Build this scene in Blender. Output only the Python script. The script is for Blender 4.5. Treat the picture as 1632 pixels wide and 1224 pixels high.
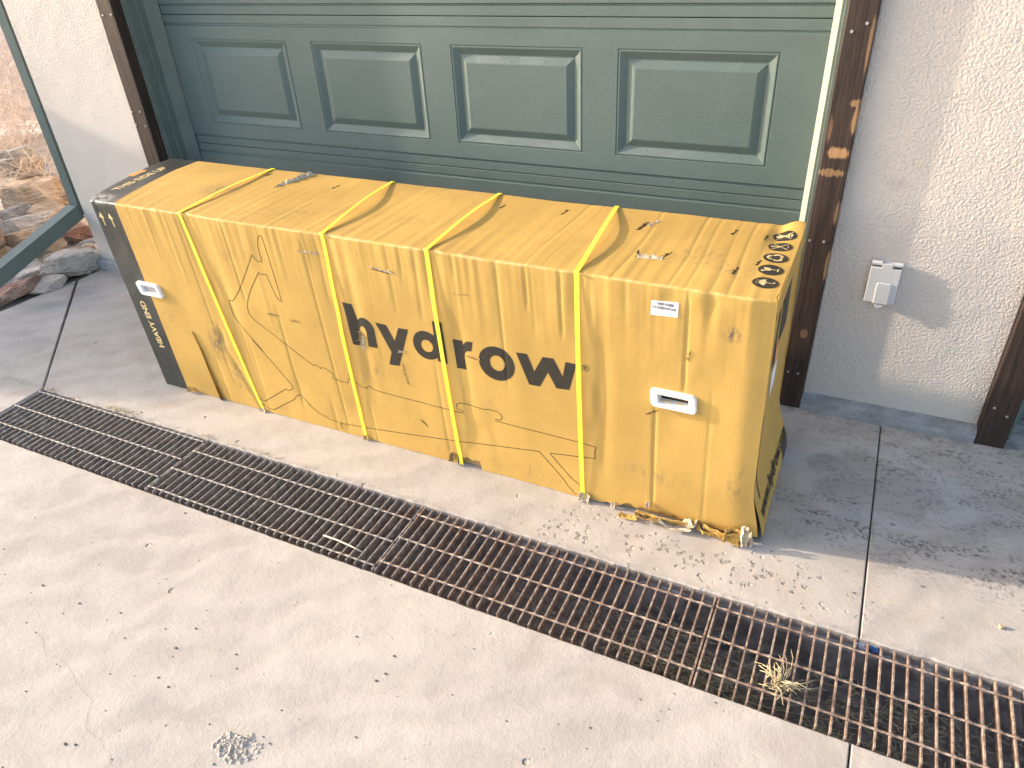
import bpy, bmesh, math, random
from mathutils import Vector, Matrix, Euler, noise
R = random.Random(7)
scn = bpy.context.scene
for o in list(bpy.data.objects): bpy.data.objects.remove(o)

# ------------------------------------------------------------------ camera
CAM = Vector((1.0591, -1.4027, 1.5704)); FPX = 1173.8
cd = bpy.data.cameras.new('camera'); cam = bpy.data.objects.new('camera', cd); scn.collection.objects.link(cam)
cam.location = CAM; cam.rotation_euler = (0.9895, 0.051, 0.4444)
cd.sensor_fit = 'HORIZONTAL'; cd.sensor_width = 36.0; cd.lens = FPX / 1632 * 36.0
cd.clip_start = 0.05; cd.clip_end = 500
scn.camera = cam
CR = Euler((0.9895, 0.051, 0.4444)).to_matrix()
# ------------------------------------------------------------------ world, sun, exposure
SUNTO = Vector((-1, -0.155, 0.34)).normalized()
w = bpy.data.worlds.new("World"); scn.world = w; w.use_nodes = True
nt = w.node_tree; bg = nt.nodes['Background']
sky = nt.nodes.new('ShaderNodeTexSky'); sky.sky_type = 'NISHITA'; sky.sun_disc = False
sky.sun_elevation = math.asin(SUNTO.z); sky.sun_rotation = math.atan2(SUNTO.x, SUNTO.y) % (2 * math.pi)
sky.air_density = 0.8; sky.dust_density = 2.2; sky.ozone_density = 0.1
nt.links.new(sky.outputs[0], bg.inputs[0]); bg.inputs[1].default_value = 0.15
sd = bpy.data.lights.new('sun', 'SUN'); sun = bpy.data.objects.new('sun', sd); scn.collection.objects.link(sun)
sd.energy = 2.0; sd.angle = math.radians(1.2); sd.color = (1.0, 0.83, 0.65)
sun.rotation_euler = SUNTO.to_track_quat('Z', 'Y').to_euler(); sun.location = (-6, -1, 6)
scn.view_settings.view_transform = 'Standard'; scn.view_settings.look = 'None'
scn.view_settings.exposure = 1.8; scn.view_settings.gamma = 1.0

# ------------------------------------------------------------------ helpers
def at(u, v, ax, val):
    """the point on a real plane (x, y or z = val) seen at a pixel of the 1632x1224 photo"""
    d = CR @ Vector(((u - 816) / FPX, -(v - 612) / FPX, -1)); i = 'xyz'.index(ax)
    return CAM + d * ((val - CAM[i]) / d[i])
def sm(a, b, x):
    t = max(0., min(1., (x - a) / (b - a))); return t * t * (3 - 2 * t)
def wpos(o):
    p = Vector((0, 0, 0))
    while o is not None: p = p + o.location; o = o.parent
    return p
def link(name, me, mats, parent=None):
    o = bpy.data.objects.new(name, me); scn.collection.objects.link(o)
    if not isinstance(mats, (list, tuple)): mats = [mats]
    for m in mats: me.materials.append(m)
    if parent is not None:
        o.parent = parent; me.transform(Matrix.Translation(-wpos(parent)))
    return o
def tag(o, label=None, cat=None, group=None, kind=None):
    if label: o['label'] = label
    if cat: o['category'] = cat
    if group: o['group'] = group
    if kind: o['kind'] = kind
    return o
def thing(name, label, cat, loc=(0, 0, 0), group=None):
    o = bpy.data.objects.new(name, None); scn.collection.objects.link(o); o.location = loc
    o.empty_display_size = .1
    return tag(o, label, cat, group)
class MB:
    def __init__(s): s.v = []; s.f = []; s.m = []
    def add(s, vs, fs, mi=0):
        n = len(s.v); s.v += [tuple(p) for p in vs]; s.f += [tuple(n + i for i in f) for f in fs]; s.m += [mi] * len(fs)
    def box(s, x0, x1, y0, y1, z0, z1, mi=0, M=None):
        vs = [Vector((x, y, z)) for z in (z0, z1) for y in (y0, y1) for x in (x0, x1)]
        if M is not None: vs = [M @ p for p in vs]
        s.add(vs, [(0, 2, 3, 1), (4, 5, 7, 6), (0, 1, 5, 4), (2, 6, 7, 3), (0, 4, 6, 2), (1, 3, 7, 5)], mi)
    def tube(s, pts, r, n=6, mi=0, cap=True):
        pts = [Vector(p) for p in pts]; rs = r if isinstance(r, (list, tuple)) else [r] * len(pts)
        base = len(s.v); up = Vector((.3, .2, 1)).normalized()
        for i, p in enumerate(pts):
            d = (pts[min(i + 1, len(pts) - 1)] - pts[max(i - 1, 0)])
            if d.length < 1e-9: d = Vector((0, 0, 1))
            d.normalize(); a = d.cross(up)
            if a.length < .05: a = d.cross(Vector((1, 0, 0)))
            a.normalize(); b = d.cross(a)
            for k in range(n):
                t = 2 * math.pi * k / n; s.v.append(tuple(p + (a * math.cos(t) + b * math.sin(t)) * rs[i]))
        for i in range(len(pts) - 1):
            for k in range(n):
                k2 = (k + 1) % n
                s.f.append((base + i * n + k, base + i * n + k2, base + (i + 1) * n + k2, base + (i + 1) * n + k)); s.m.append(mi)
        if cap:
            s.f.append(tuple(base + k for k in range(n))[::-1]); s.m.append(mi)
            s.f.append(tuple(base + (len(pts) - 1) * n + k for k in range(n))); s.m.append(mi)
    def mesh(s, name):
        me = bpy.data.meshes.new(name); me.from_pydata(s.v, [], s.f); me.update()
        for p, m in zip(me.polygons, s.m): p.material_index = m
        return me
    def build(s, name, mats, parent=None, smooth=False, bevel=0, seg=2):
        me = s.mesh(name)
        bm = bmesh.new(); bm.from_mesh(me)
        bmesh.ops.recalc_face_normals(bm, faces=bm.faces)
        if bevel:
            bmesh.ops.remove_doubles(bm, verts=bm.verts, dist=1e-6)
            es = [e for e in bm.edges if len(e.link_faces) == 2 and e.calc_face_angle(0) > .5]
            bmesh.ops.bevel(bm, geom=es, offset=bevel, segments=seg, profile=.5, affect='EDGES', clamp_overlap=True)
        bm.to_mesh(me); bm.free()
        if smooth:
            for p in me.polygons: p.use_smooth = True
        return link(name, me, mats, parent)

# ------------------------------------------------------------------ materials
class NT:
    def __init__(s, name, rough=.8, spec=.3):
        s.mat = bpy.data.materials.new(name); s.mat.use_nodes = True; s.t = s.mat.node_tree
        s.b = s.t.nodes['Principled BSDF']; s.b.inputs['Roughness'].default_value = rough
        s.b.inputs['Specular IOR Level'].default_value = spec
        g = s.t.nodes.new('ShaderNodeNewGeometry'); s.pos = g.outputs['Position']
    def n(s, typ, **kw):
        nd = s.t.nodes.new(typ)
        for k, v in kw.items():
            if k.startswith('_'): setattr(nd, k[1:], v)
        return nd
    def l(s, a, b): s.t.links.new(a, b)
    def val(s, inp, x):
        if isinstance(x, (int, float)): inp.default_value = x
        elif isinstance(x, (tuple, list)): inp.default_value = tuple(x) if len(x) == len(inp.default_value) else tuple(x) + (1,)
        else: s.l(x, inp)
    def map(s, scale=(1, 1, 1), loc=(0, 0, 0), rot=(0, 0, 0), src=None):
        m = s.n('ShaderNodeMapping'); m.inputs['Scale'].default_value = scale; m.inputs['Location'].default_value = loc
        m.inputs['Rotation'].default_value = rot; s.l(src or s.pos, m.inputs['Vector']); return m.outputs[0]
    def noise(s, scale, detail=4, rough=.5, vec=None, dist=0):
        n = s.n('ShaderNodeTexNoise'); n.inputs['Scale'].default_value = scale; n.inputs['Detail'].default_value = detail
        n.inputs['Roughness'].default_value = rough; n.inputs['Distortion'].default_value = dist
        s.l(vec or s.pos, n.inputs['Vector']); return n.outputs[0]
    def voro(s, scale, vec=None, feature='F1', rand=1):
        n = s.n('ShaderNodeTexVoronoi'); n.feature = feature; n.inputs['Scale'].default_value = scale
        n.inputs['Randomness'].default_value = rand; s.l(vec or s.pos, n.inputs['Vector']); return n.outputs['Distance']
    def ramp(s, f, a, b, lo=0., hi=1.):
        n = s.n('ShaderNodeMapRange'); n.interpolation_type = 'SMOOTHSTEP'; s.l(f, n.inputs[0])
        n.inputs[1].default_value = a; n.inputs[2].default_value = b; n.inputs[3].default_value = lo; n.inputs[4].default_value = hi
        return n.outputs[0]
    def mth(s, op, a, b=0.):
        n = s.n('ShaderNodeMath'); n.operation = op; s.val(n.inputs[0], a); s.val(n.inputs[1], b); return n.outputs[0]
    def mix(s, f, a, b, mode='MIX'):
        n = s.n('ShaderNodeMix'); n.data_type = 'RGBA'; n.blend_type = mode
        s.val(n.inputs[0], f); s.val(n.inputs[6], a); s.val(n.inputs[7], b); return n.outputs[2]
    def bump(s, h, dist, strength=1., prev=None):
        n = s.n('ShaderNodeBump'); n.inputs['Distance'].default_value = dist; n.inputs['Strength'].default_value = strength
        s.l(h, n.inputs['Height'])
        if prev is not None: s.l(prev, n.inputs['Normal'])
        return n.outputs[0]
    def sep(s):
        n = s.n('ShaderNodeSeparateXYZ'); s.l(s.pos, n.inputs[0]); return n.outputs
    def near(s, x, y, z, sx, sy, sz, r0=0., r1=1.):
        """1 close to a world point, fading to 0 over an ellipsoid: where a stain or scuff sits"""
        v = s.map(scale=(1 / sx, 1 / sy, 1 / sz), loc=(-x / sx, -y / sy, -z / sz))
        n = s.n('ShaderNodeVectorMath'); n.operation = 'LENGTH'; s.l(v, n.inputs[0])
        return s.ramp(n.outputs['Value'], r0, r1, 1., 0.)
    def out(s, col, nrm=None, rough=None):
        s.val(s.b.inputs['Base Color'], col)
        if nrm is not None: s.l(nrm, s.b.inputs['Normal'])
        if rough is not None: s.val(s.b.inputs['Roughness'], rough)
        return s.mat
def plain(name, col, rough=.6, spec=.3, var=.12, scale=30, metal=0., bump=0.0005):
    m = NT(name, rough, spec); n = m.noise(scale, 5, .6)
    c = m.mix(m.ramp(n, .3, .7), tuple(x * (1 - var) for x in col), tuple(min(1, x * (1 + var)) for x in col))
    m.b.inputs['Metallic'].default_value = metal
    return m.out(c, m.bump(m.noise(scale * 4, 3), bump))

def mat_concrete():
    m = NT('concrete', .85, .25)
    big = m.noise(1.6, 6, .62, dist=.6); mid = m.noise(9, 6, .6, dist=.4); fine = m.noise(120, 4, .7)
    c = m.mix(m.ramp(big, .3, .7), (.372, .338, .305), (.470, .427, .376))
    c = m.mix(m.mth('MULTIPLY', m.ramp(mid, .35, .75), .45), c, (.54, .50, .445))
    c = m.mix(m.mth('MULTIPLY', m.ramp(m.noise(4.2, 7, .68, dist=1.2), .46, .72), .50), c, (.35, .315, .285))
    c = m.mix(m.mth('MULTIPLY', m.ramp(m.noise(26, 6, .7, vec=m.map(rot=(0, 0, .6), scale=(1, 2.2, 1))), .5, .74), .30), c, (.37, .335, .305))
    c = m.mix(m.mth('MULTIPLY', m.ramp(fine, .55, .8), .22), c, (.25, .22, .2))
    yy = m.sep()[1]; rl = m.mth('MULTIPLY', m.ramp(yy, -.50, -.30), m.ramp(m.noise(5, 6, .65), .50, .66)); c = m.mix(m.mth('MULTIPLY', rl, .28), c, (.40, .30, .22))
    rl2 = m.mth('MULTIPLY', m.mth('MULTIPLY', m.ramp(yy, .03, .0), m.ramp(yy, -.02, -.0)), .5); c = m.mix(m.mth('MULTIPLY', rl2, m.ramp(m.noise(30, 5, .7), .4, .6)), c, (.22, .20, .18))
    # broad trowel sweeps
    sw = m.n('ShaderNodeTexWave'); sw.inputs['Scale'].default_value = 2.2; sw.inputs['Distortion'].default_value = 9
    sw.inputs['Detail'].default_value = 4; sw.inputs['Detail Scale'].default_value = 1.6; m.l(m.map(rot=(0, 0, .9)), sw.inputs['Vector'])
    c = m.mix(m.mth('MULTIPLY', m.ramp(sw.outputs[1], .2, .9), .13), c, (.68, .63, .58))
    # dark mould and dirt stains on the shaded slabs by the wall
    st = m.mth('MAXIMUM', m.near(1.52, .36, 0, .42, .13, 1), m.near(1.15, .42, 0, .22, .16, 1))
    st = m.mth('MAXIMUM', st, m.mth('MULTIPLY', m.near(1.5, .75, 0, .6, .35, 1), .55))
    sp = m.ramp(m.noise(16, 8, .72, vec=m.map(rot=(0, 0, -.35), scale=(.6, 1.5, 1))), .42, .60)
    spk = m.ramp(m.noise(70, 5, .75), .46, .60)
    stain = m.mth('MULTIPLY', m.mth('MULTIPLY', sp, spk), m.mth('POWER', st, .4))
    c = m.mix(m.mth('MULTIPLY', stain, .95), c, (.045, .045, .045))
    # dirt line at the foot of the wall
    wl = m.mth('MULTIPLY', m.ramp(m.sep()[1], .88, .95), m.ramp(m.noise(22, 6, .7), .42, .62))
    c = m.mix(m.mth('MULTIPLY', wl, .7), c, (.17, .165, .16))
    # pale ring of an old wheel mark
    v = m.map(scale=(1 / .22, 1 / .17, 1), loc=(-1.25 / .22, -.62 / .17, 0)); ln = m.n('ShaderNodeVectorMath'); ln.operation = 'LENGTH'; m.l(v, ln.inputs[0])
    d2 = m.mth('ADD', ln.outputs['Value'], m.mth('MULTIPLY', m.mth('SUBTRACT', mid, .5), .9))
    ring = m.mth('MULTIPLY', m.ramp(d2, .75, 1.0), m.ramp(d2, 1.05, 1.3, 1, 0))
    c = m.mix(m.mth('MULTIPLY', ring, .22), c, (.72, .70, .68))
    # pits
    pm = m.mth('MAXIMUM', m.near(.62, .08, 0, .38, .13, 1), m.near(1.0, .1, 0, .3, .12, 1))
    wv = m.n('ShaderNodeVectorMath'); wv.operation = 'ADD'; nv = m.n('ShaderNodeTexNoise'); nv.inputs['Scale'].default_value = 90; m.l(m.pos, nv.inputs['Vector']); sc = m.n('ShaderNodeVectorMath'); sc.operation = 'SCALE'; sc.inputs['Scale'].default_value = .022; m.l(nv.outputs['Color'], sc.inputs[0]); m.l(m.pos, wv.inputs[0]); m.l(sc.outputs[0], wv.inputs[1])
    pv = m.voro(44, vec=wv.outputs[0]); pit = m.ramp(pv, .20, .34, 1, 0)
    gate = m.ramp(m.noise(13, 3), .47, .53)
    pit = m.mth('MULTIPLY', m.mth('MULTIPLY', pit, gate), m.mth('POWER', pm, .5))
    pit2 = m.mth('MULTIPLY', m.ramp(m.voro(7.5), .045, .075, 1, 0), m.ramp(m.noise(5, 2), .50, .53))
    allp = m.mth('MAXIMUM', pit, m.mth('MULTIPLY', pit2, .8))
    c = m.mix(m.mth('MULTIPLY', allp, .55), c, (.20, .18, .165))
    b = m.bump(big, .0025); b = m.bump(mid, .0013, prev=b); b = m.bump(sw.outputs[1], .0007, prev=b)
    b = m.bump(m.noise(42, 4, .6, vec=m.map(scale=(1, 1.8, 1), rot=(0, 0, .5))), .0011, prev=b)
    b = m.bump(fine, .0010, prev=b)
    b = m.bump(m.noise(260, 3, .6), .0006, prev=b)
    b = m.bump(m.mth('SUBTRACT', 1., allp), .006, prev=b)
    return m.out(c, b)
def mat_stucco():
    m = NT('stucco', .92, .15)
    w1 = m.noise(125, 2, .55, dist=.3); w2 = m.noise(190, 3, .6)
    c = m.mix(m.ramp(m.noise(1.3, 4), .3, .7), (.56, .50, .44), (.63, .57, .50))
    c = m.mix(m.mth('MULTIPLY', m.near(1.13, .985, .82, .05, .2, .03), .25), c, (.3, .28, .3))
    b = m.bump(m.noise(5, 2), .012); b = m.bump(w1, .0052, prev=b); b = m.bump(w2, .0012, prev=b)
    return m.out(c, b)
def mat_door():
    m = NT('green_painted_steel', .5, .35)
    g = m.noise(1, 7, .7, vec=m.map(scale=(45, 45, 420))); g2 = m.noise(1, 7, .7, vec=m.map(scale=(420, 45, 40)))
    sel = m.ramp(m.noise(9, 2), .47, .53)
    mx = m.n('ShaderNodeMix'); m.l(sel, mx.inputs[0]); m.l(g, mx.inputs[2]); m.l(g2, mx.inputs[3])
    c = m.mix(m.ramp(m.noise(2, 4), .3, .7), (.104, .146, .134), (.124, .167, .154))
    c = m.mix(m.mth('MULTIPLY', m.ramp(m.noise(14, 6, .7), .5, .8), .18), c, (.2, .23, .2))
    return m.out(c, m.bump(mx.outputs[0], .0016, prev=m.bump(m.noise(260, 2), .0002)))
def mat_wood():
    m = NT('dark_stained_wood', .6, .35)
    gr = m.noise(1, 8, .7, vec=m.map(scale=(130, 130, 5))); gr2 = m.noise(1, 5, .6, vec=m.map(scale=(55, 55, 2.2)))
    c = m.mix(m.ramp(gr, .35, .7), (.026, .016, .012), (.062, .038, .028))
    c = m.mix(m.ramp(gr2, .60, .78), c, (.105, .058, .036))
    ln = m.ramp(gr, .3, .62)
    def patch(x, z, sx, sz, k):
        e = m.near(x, .955, z, sx, .3, sz); return m.mth('MULTIPLY', m.ramp(m.mth('ADD', e, m.mth('MULTIPLY', ln, .5)), .62, .95), k)
    col = (.42, .24, .11)
    pts = [(.957, .905, .055, .03, .9), (.950, .846, .06, .022, .55), (.985, 1.0, .014, .07, .8), (.98, 1.045, .03, .02, .6), (.925, .97, .012, .09, .35),
           (.987, .56, .012, .10, .55), (.984, 1.2, .010, .12, .4), (.958, .30, .02, .03, .35), (.985, .72, .01, .08, .5)]
    f = None
    for p in pts:
        q = patch(*p); f = q if f is None else m.mth('MAXIMUM', f, q)
    c = m.mix(f, c, col)
    return m.out(c, m.bump(gr, .0016, prev=m.bump(gr2, .003)))
def mat_card(name='cardboard', tint=(1, 1, 1), dirt=1., flute='z'):
    m = NT(name, .72, .25)
    base = tuple(a * b for a, b in zip((.560, .350, .094), tint)); dk = tuple(x * .86 for x in base); lt = tuple(min(1, x * 1.08) for x in base)
    c = m.mix(m.ramp(m.noise(2.5, 5, .6), .3, .7), dk, lt)
    rib = m.n('ShaderNodeTexWave'); rib.inputs['Scale'].default_value = 62; rib.inputs['Distortion'].default_value = .6; rib.inputs['Detail'].default_value = 2
    rib.inputs['Detail Scale'].default_value = .4
    m.l(m.map(scale=(1, .02, .02)), rib.inputs['Vector'])
    ribm = m.mth('MULTIPLY', rib.outputs[1], m.ramp(m.noise(2.3, 3), .38, .68, .15, 1))
    c = m.mix(m.mth('MULTIPLY', ribm, .16), c, tuple(x * .6 for x in base))
    fib = m.noise(1, 6, .7, vec=m.map(scale=(300, 60, 22)))
    c = m.mix(m.mth('MULTIPLY', m.ramp(fib, .5, .8), .09), c, tuple(x * .62 for x in base))
    c = m.mix(m.mth('MULTIPLY', m.ramp(m.noise(500, 2), .62, .75), .25), c, tuple(x * .5 for x in base))
    def smudge(x, y, z, sx, sy, sz, k, thr=.45):
        e = m.near(x, y, z, sx, sy, sz); return m.mth('MULTIPLY', m.mth('MULTIPLY', e, m.ramp(m.noise(38, 6, .7, vec=m.map(scale=(1.6, 1, .8))), thr, thr + .22)), k)
    sm_ = [(-1.02, .45, .764, .12, .10, .05, .55, .35), (-.72, .3, .76, .3, .1, .03, .3), (-.58, .36, .76, .1, .05, .05, .5), (-.18, .4, .764, .1, .05, .05, .6),
           (.70, .42, .764, .12, .1, .04, .55), (.79, .36, .764, .06, .1, .04, .6), (-.985, .22, .27, .06, .05, .11, .9, .38), (-.93, .22, .12, .06, .05, .12, .8),
           (-.29, .22, .30, .07, .05, .07, .55), (.83, .22, .66, .035, .05, .03, 1.6, .40), (.66, .22, .16, .16, .05, .05, .5), (.89, .22, .20, .06, .05, .1, .6),
           (-1.2, .22, .34, .06, .05, .05, .4), (.25, .22, .05, .3, .05, .05, .35), (-.25, .7, .764, .4, .03, .03, .5)]
    f = None
    for p in sm_:
        q = smudge(*p); f = q if f is None else m.mth('MAXIMUM', f, q)
    gen = m.mth('MULTIPLY', m.ramp(m.noise(6, 8, .72), .55, .78), .28)
    f = m.mth('MAXIMUM', f, gen)
    c = m.mix(m.mth('MULTIPLY', f, 1.0 * dirt), c, (.17, .125, .085))
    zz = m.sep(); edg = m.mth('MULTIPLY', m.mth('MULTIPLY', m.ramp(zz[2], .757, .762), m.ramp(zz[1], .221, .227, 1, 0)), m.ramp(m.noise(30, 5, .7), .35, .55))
    c = m.mix(m.mth('MULTIPLY', edg, .5), c, (.66, .52, .26))  # frayed front top edge, with its highlight line painted into the colour
    b = m.bump(ribm, .00022); b = m.bump(m.noise(1, 4, .5, vec=m.map(scale=(26, 2, 2.4))), .0006, prev=b)
    b = m.bump(m.noise(34, 4, .6), .0006, prev=b)
    return m.out(c, b)
def mat_black(name='black_print'):
    m = NT(name, .38, .5)
    c = m.mix(m.ramp(m.noise(6, 6, .65), .4, .75), (.030, .034, .032), (.062, .066, .060))
    sc = m.ramp(m.noise(1, 6, .75, vec=m.map(scale=(14, 14, 60), rot=(.3, .2, .4))), .66, .74)
    c = m.mix(m.mth('MULTIPLY', sc, .5), c, (.22, .21, .19))
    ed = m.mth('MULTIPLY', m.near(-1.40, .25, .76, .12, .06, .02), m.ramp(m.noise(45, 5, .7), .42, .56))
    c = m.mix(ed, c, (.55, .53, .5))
    return m.out(c, m.bump(m.noise(12, 4, .6), .004, prev=m.bump(m.noise(90, 3), .0006)))
def mat_rust():
    m = NT('rusty_steel', .62, .4)
    x = m.sep()[0]; n = m.noise(55, 6, .7); n2 = m.noise(9, 5, .6)
    k = m.mth('ADD', m.ramp(x, -1.2, 1.3), m.mth('MULTIPLY', m.mth('SUBTRACT', n2, .5), 1.5))
    grey = m.mix(m.ramp(n, .35, .7), (.17, .155, .145), (.38, .355, .33))
    rus = m.mix(m.ramp(n, .40, .66), (.20, .130, .098), (.43, .345, .275))
    c = m.mix(m.ramp(k, .15, .85), grey, rus)  # greyer towards the left: sheen of the grazing sun put into the colour
    c = m.mix(m.mth('MULTIPLY', m.ramp(m.noise(130, 5, .8), .55, .7), .6), c, (.50, .41, .31))
    m.b.inputs['Metallic'].default_value = .15
    return m.out(c, m.bump(n, .0012, prev=m.bump(m.noise(260, 3), .0005)))
def mat_rock(name, a, b):
    m = NT(name, .9, .2); n = m.noise(5, 8, .65, dist=.6); v = m.noise(1, 6, .7, vec=m.map(scale=(8, 8, 46), rot=(.2, .1, 0)))
    c = m.mix(m.ramp(n, .35, .68), a, b); c = m.mix(m.mth('MULTIPLY', m.ramp(v, .5, .75), .6), c, tuple(min(1, x * 1.35 + .02) for x in b))
    c = m.mix(m.mth('MULTIPLY', m.ramp(m.noise(26, 6, .75), .58, .72), .6), c, tuple(x * .4 for x in a))
    return m.out(c, m.bump(n, .03, prev=m.bump(v, .012, prev=m.bump(m.noise(60, 5, .7), .005))))
def mat_soil():
    m = NT('soil', .95, .1); n = m.noise(8, 8, .7); f = m.noise(40, 6, .75)
    c = m.mix(m.ramp(n, .35, .7), (.50, .43, .37), (.70, .62, .55)); c = m.mix(m.mth('MULTIPLY', m.ramp(f, .5, .75), .5), c, (.55, .44, .34))
    return m.out(c, m.bump(n, .05, prev=m.bump(f, .015)))

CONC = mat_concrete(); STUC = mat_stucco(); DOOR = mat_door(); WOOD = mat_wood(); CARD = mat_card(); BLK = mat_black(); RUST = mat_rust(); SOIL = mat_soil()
CARDIN = mat_card('torn_cardboard_inside', (.78, .82, 1.15), .6); PAPER = plain('pale_torn_paper', (.60, .50, .36), 1., .0, .25, 60)
INK = plain('black_ink', (.040, .035, .026), .55, .3, .1, 40); INKT = plain('kraft_lettering', (.60, .47, .24), .7, .2, .2, 60)
INKDK = plain('brown_outline_ink', (.055, .040, .022), .6, .2)
STRAP = plain('yellow_strap_plastic', (.84, .75, .07), .45, .4, .10, 60); WHITE = plain('white_plastic', (.80, .79, .76), .35, .5, .04, 20)
STICK = plain('white_label_paper', (.84, .84, .84), .5, .3, .03); GREYP = plain('grey_plastic', (.40, .38, .38), .6)
BARC = plain('barcode_ink', (.09, .09, .11), .6); FAINT = plain('faint_print', (.55, .56, .60), .6)
ORNG = plain('orange_sticker', (.80, .34, .10), .5); SLOTSHADE = plain('painted_slot_shade', (.055, .045, .02), .9, .1)  # right hand slot: shade of its depth put into the back's colour
GUTTER = plain('green_gutter_metal', (.14, .175, .155), .6, .3, .08, 8); CREAM = plain('cream_vinyl_seal', (.36, .39, .31), .5, .35, .06, 10)
GRND = plain('green_jamb_paint', (.125, .155, .135), .5, .35, .1, 12); SCREW = plain('galvanised_screw', (.48, .47, .46), .35, .6, .1, 60, .6)
OUTL = plain('grey_cover_plastic', (.52, .515, .50), .38, .5, .03, 15); OUTD = plain('dark_hinge_gap', (.10, .10, .11), .7)
CHAN = plain('damp_concrete', (.42, .385, .36), .9, .2, .45, 14, bump=.004); CHAND = plain('dark_trench_floor', (.27, .245, .225), .9, .2, .4, 30, bump=.004)
FOUND = mat_rock('foundation_concrete', (.25, .25, .245), (.40, .40, .39)); STRAW = plain('dry_straw', (.52, .43, .26), .8, .2, .3, 90)
GSTRAW = plain('olive_straw', (.60, .57, .38), .8, .2, .4, 60); BLUE = plain('blue_wrapper', (.06, .16, .40), .35, .5, .4, 200); FOIL = plain('crumpled_foil', (.62, .64, .74), .25, .7, .3, 200, .5)
ROOFM = plain('brown_roofing', (.11, .085, .07), .9); FILL = plain('joint_filler', (.05, .045, .04), .95, .1)
TWIG = plain('bare_red_twig', (.66, .55, .48), .8, .2, .3, 20); DRYG = plain('dry_grass_blades', (.68, .58, .48), .85, .2, .3, 30)

# ------------------------------------------------------------------ ground
def ground():
    xs = [-220, -120, -60, -30, -18, -12, -8, -6, -5, -4.2, -3.6, -3.1, -2.74, -2.66, -1, 1, 3, 6.0, 6.2, 12, 30, 80, 220]
    ys = [-220, -90, -40, -16, -6.1, -5.9, -3, -1, 0, .3, .6, .9, 1.2, 1.5, 2, 2.6, 3.2, 4, 5, 6, 6.9, 7.1, 9, 13, 20, 35, 70, 150, 260]
    def h(x, y):
        if -2.7 < x < 6.1 and -6 < y < 7: return -.45
        if x < -2.7: return -.035 + .02 * noise.noise((x * .9, y * .9, 0)) + .012 * max(0, -x - 5) * (1 if x > -60 else .6)
        return -.04
    m = MB(); n = len(ys)
    vs = [(x, y, h(x, y)) for x in xs for y in ys]
    m.add(vs, [(i * n + j, (i + 1) * n + j, (i + 1) * n + j + 1, i * n + j + 1) for i in range(len(xs) - 1) for j in range(n - 1)])
    return tag(m.build('ground', SOIL), kind='structure')
ground()
def slab(poly, name='driveway_slab'):
    """poly: list of (x, y, rough) - rough marks an edge whose outline is chipped"""
    pts = []
    for i, (x, y, rg) in enumerate(poly):
        x2, y2, _ = poly[(i + 1) % len(poly)]; L = math.hypot(x2 - x, y2 - y); n = max(1, int(L / .012)) if rg else 1
        nx, ny = -(y2 - y) / L, (x2 - x) / L
        for k in range(n):
            t = k / n; d = 0
            if rg and k > 0: d = .003 * noise.noise((x * 7 + t * L * 30, y * 3, 5)) + .004 * max(0, noise.noise((t * L * 9, y * 3, 9)) - .25)
            pts.append(Vector((x + (x2 - x) * t + nx * d, y + (y2 - y) * t + ny * d, 0)))
    N = len(pts); c = [None] * N
    for i in range(N):
        a, b, e = pts[i - 1], pts[i], pts[(i + 1) % N]
        d1 = (b - a).normalized(); d2 = (e - b).normalized(); n_ = Vector((-(d1.y + d2.y), d1.x + d2.x, 0))
        n_.normalize(); c[i] = b + n_ * .004
    m = MB(); vs = [(p.x, p.y, 0) for p in c] + [(p.x, p.y, -.004) for p in pts] + [(p.x, p.y, -.12) for p in pts]
    fs = [tuple(range(N))]
    for i in range(N):
        j = (i + 1) % N; fs += [(N + i, N + j, j, i), (2 * N + i, 2 * N + j, N + j, N + i)]
    m.add(vs, fs); me = m.mesh(name); bm = bmesh.new(); bm.from_mesh(me)
    bm.faces.ensure_lookup_table(); bmesh.ops.triangulate(bm, faces=[f for f in bm.faces if len(f.verts) > 4])
    bmesh.ops.recalc_face_normals(bm, faces=bm.faces); bm.to_mesh(me); bm.free()
    return tag(link(name, me, CONC), kind='structure')
G = .0018
slab([(-1.822, 0, 1), (1.2575 - G, 0, 0), (1.2575 - G, 1.3, 0), (-2.62, 1.3, 0), (-2.64, .80, 0)])
slab([(1.2575 + G, 0, 1), (6.0, 0, 0), (6.0, 1.3, 0), (1.2575 + G, 1.3, 0)])
slab([(-2.69, -6, 0), (-1.830, -6, 0), (-1.830, .0, 0), (-2.65, .792, 0), (-2.68, .6, 0), (-2.70, .35, 0)])
slab([(-1.825, -6, 0), (1.268 - G, -6, 0), (1.262 - G, -.2955, 1), (-1.825, -.2955, 0)])
slab([(1.268 + G, -6, 0), (6.0, -6, 0), (6.0, -.2955, 1), (1.262 + G, -.2955, 0)])
m = MB()
m.box(1.2575 - G - .001, 1.2575 + G + .001, -.0, 1.29, -.1, -.012); m.box(1.258, 1.272, -5.9, -.30, -.1, -.012)
m.add([(-1.835, -.005, -.012), (-1.82, .005, -.012), (-2.635, .81, -.012), (-2.655, .785, -.012)], [(0, 1, 2, 3)])
tag(m.build('joint_filler', FILL), kind='structure')
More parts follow.
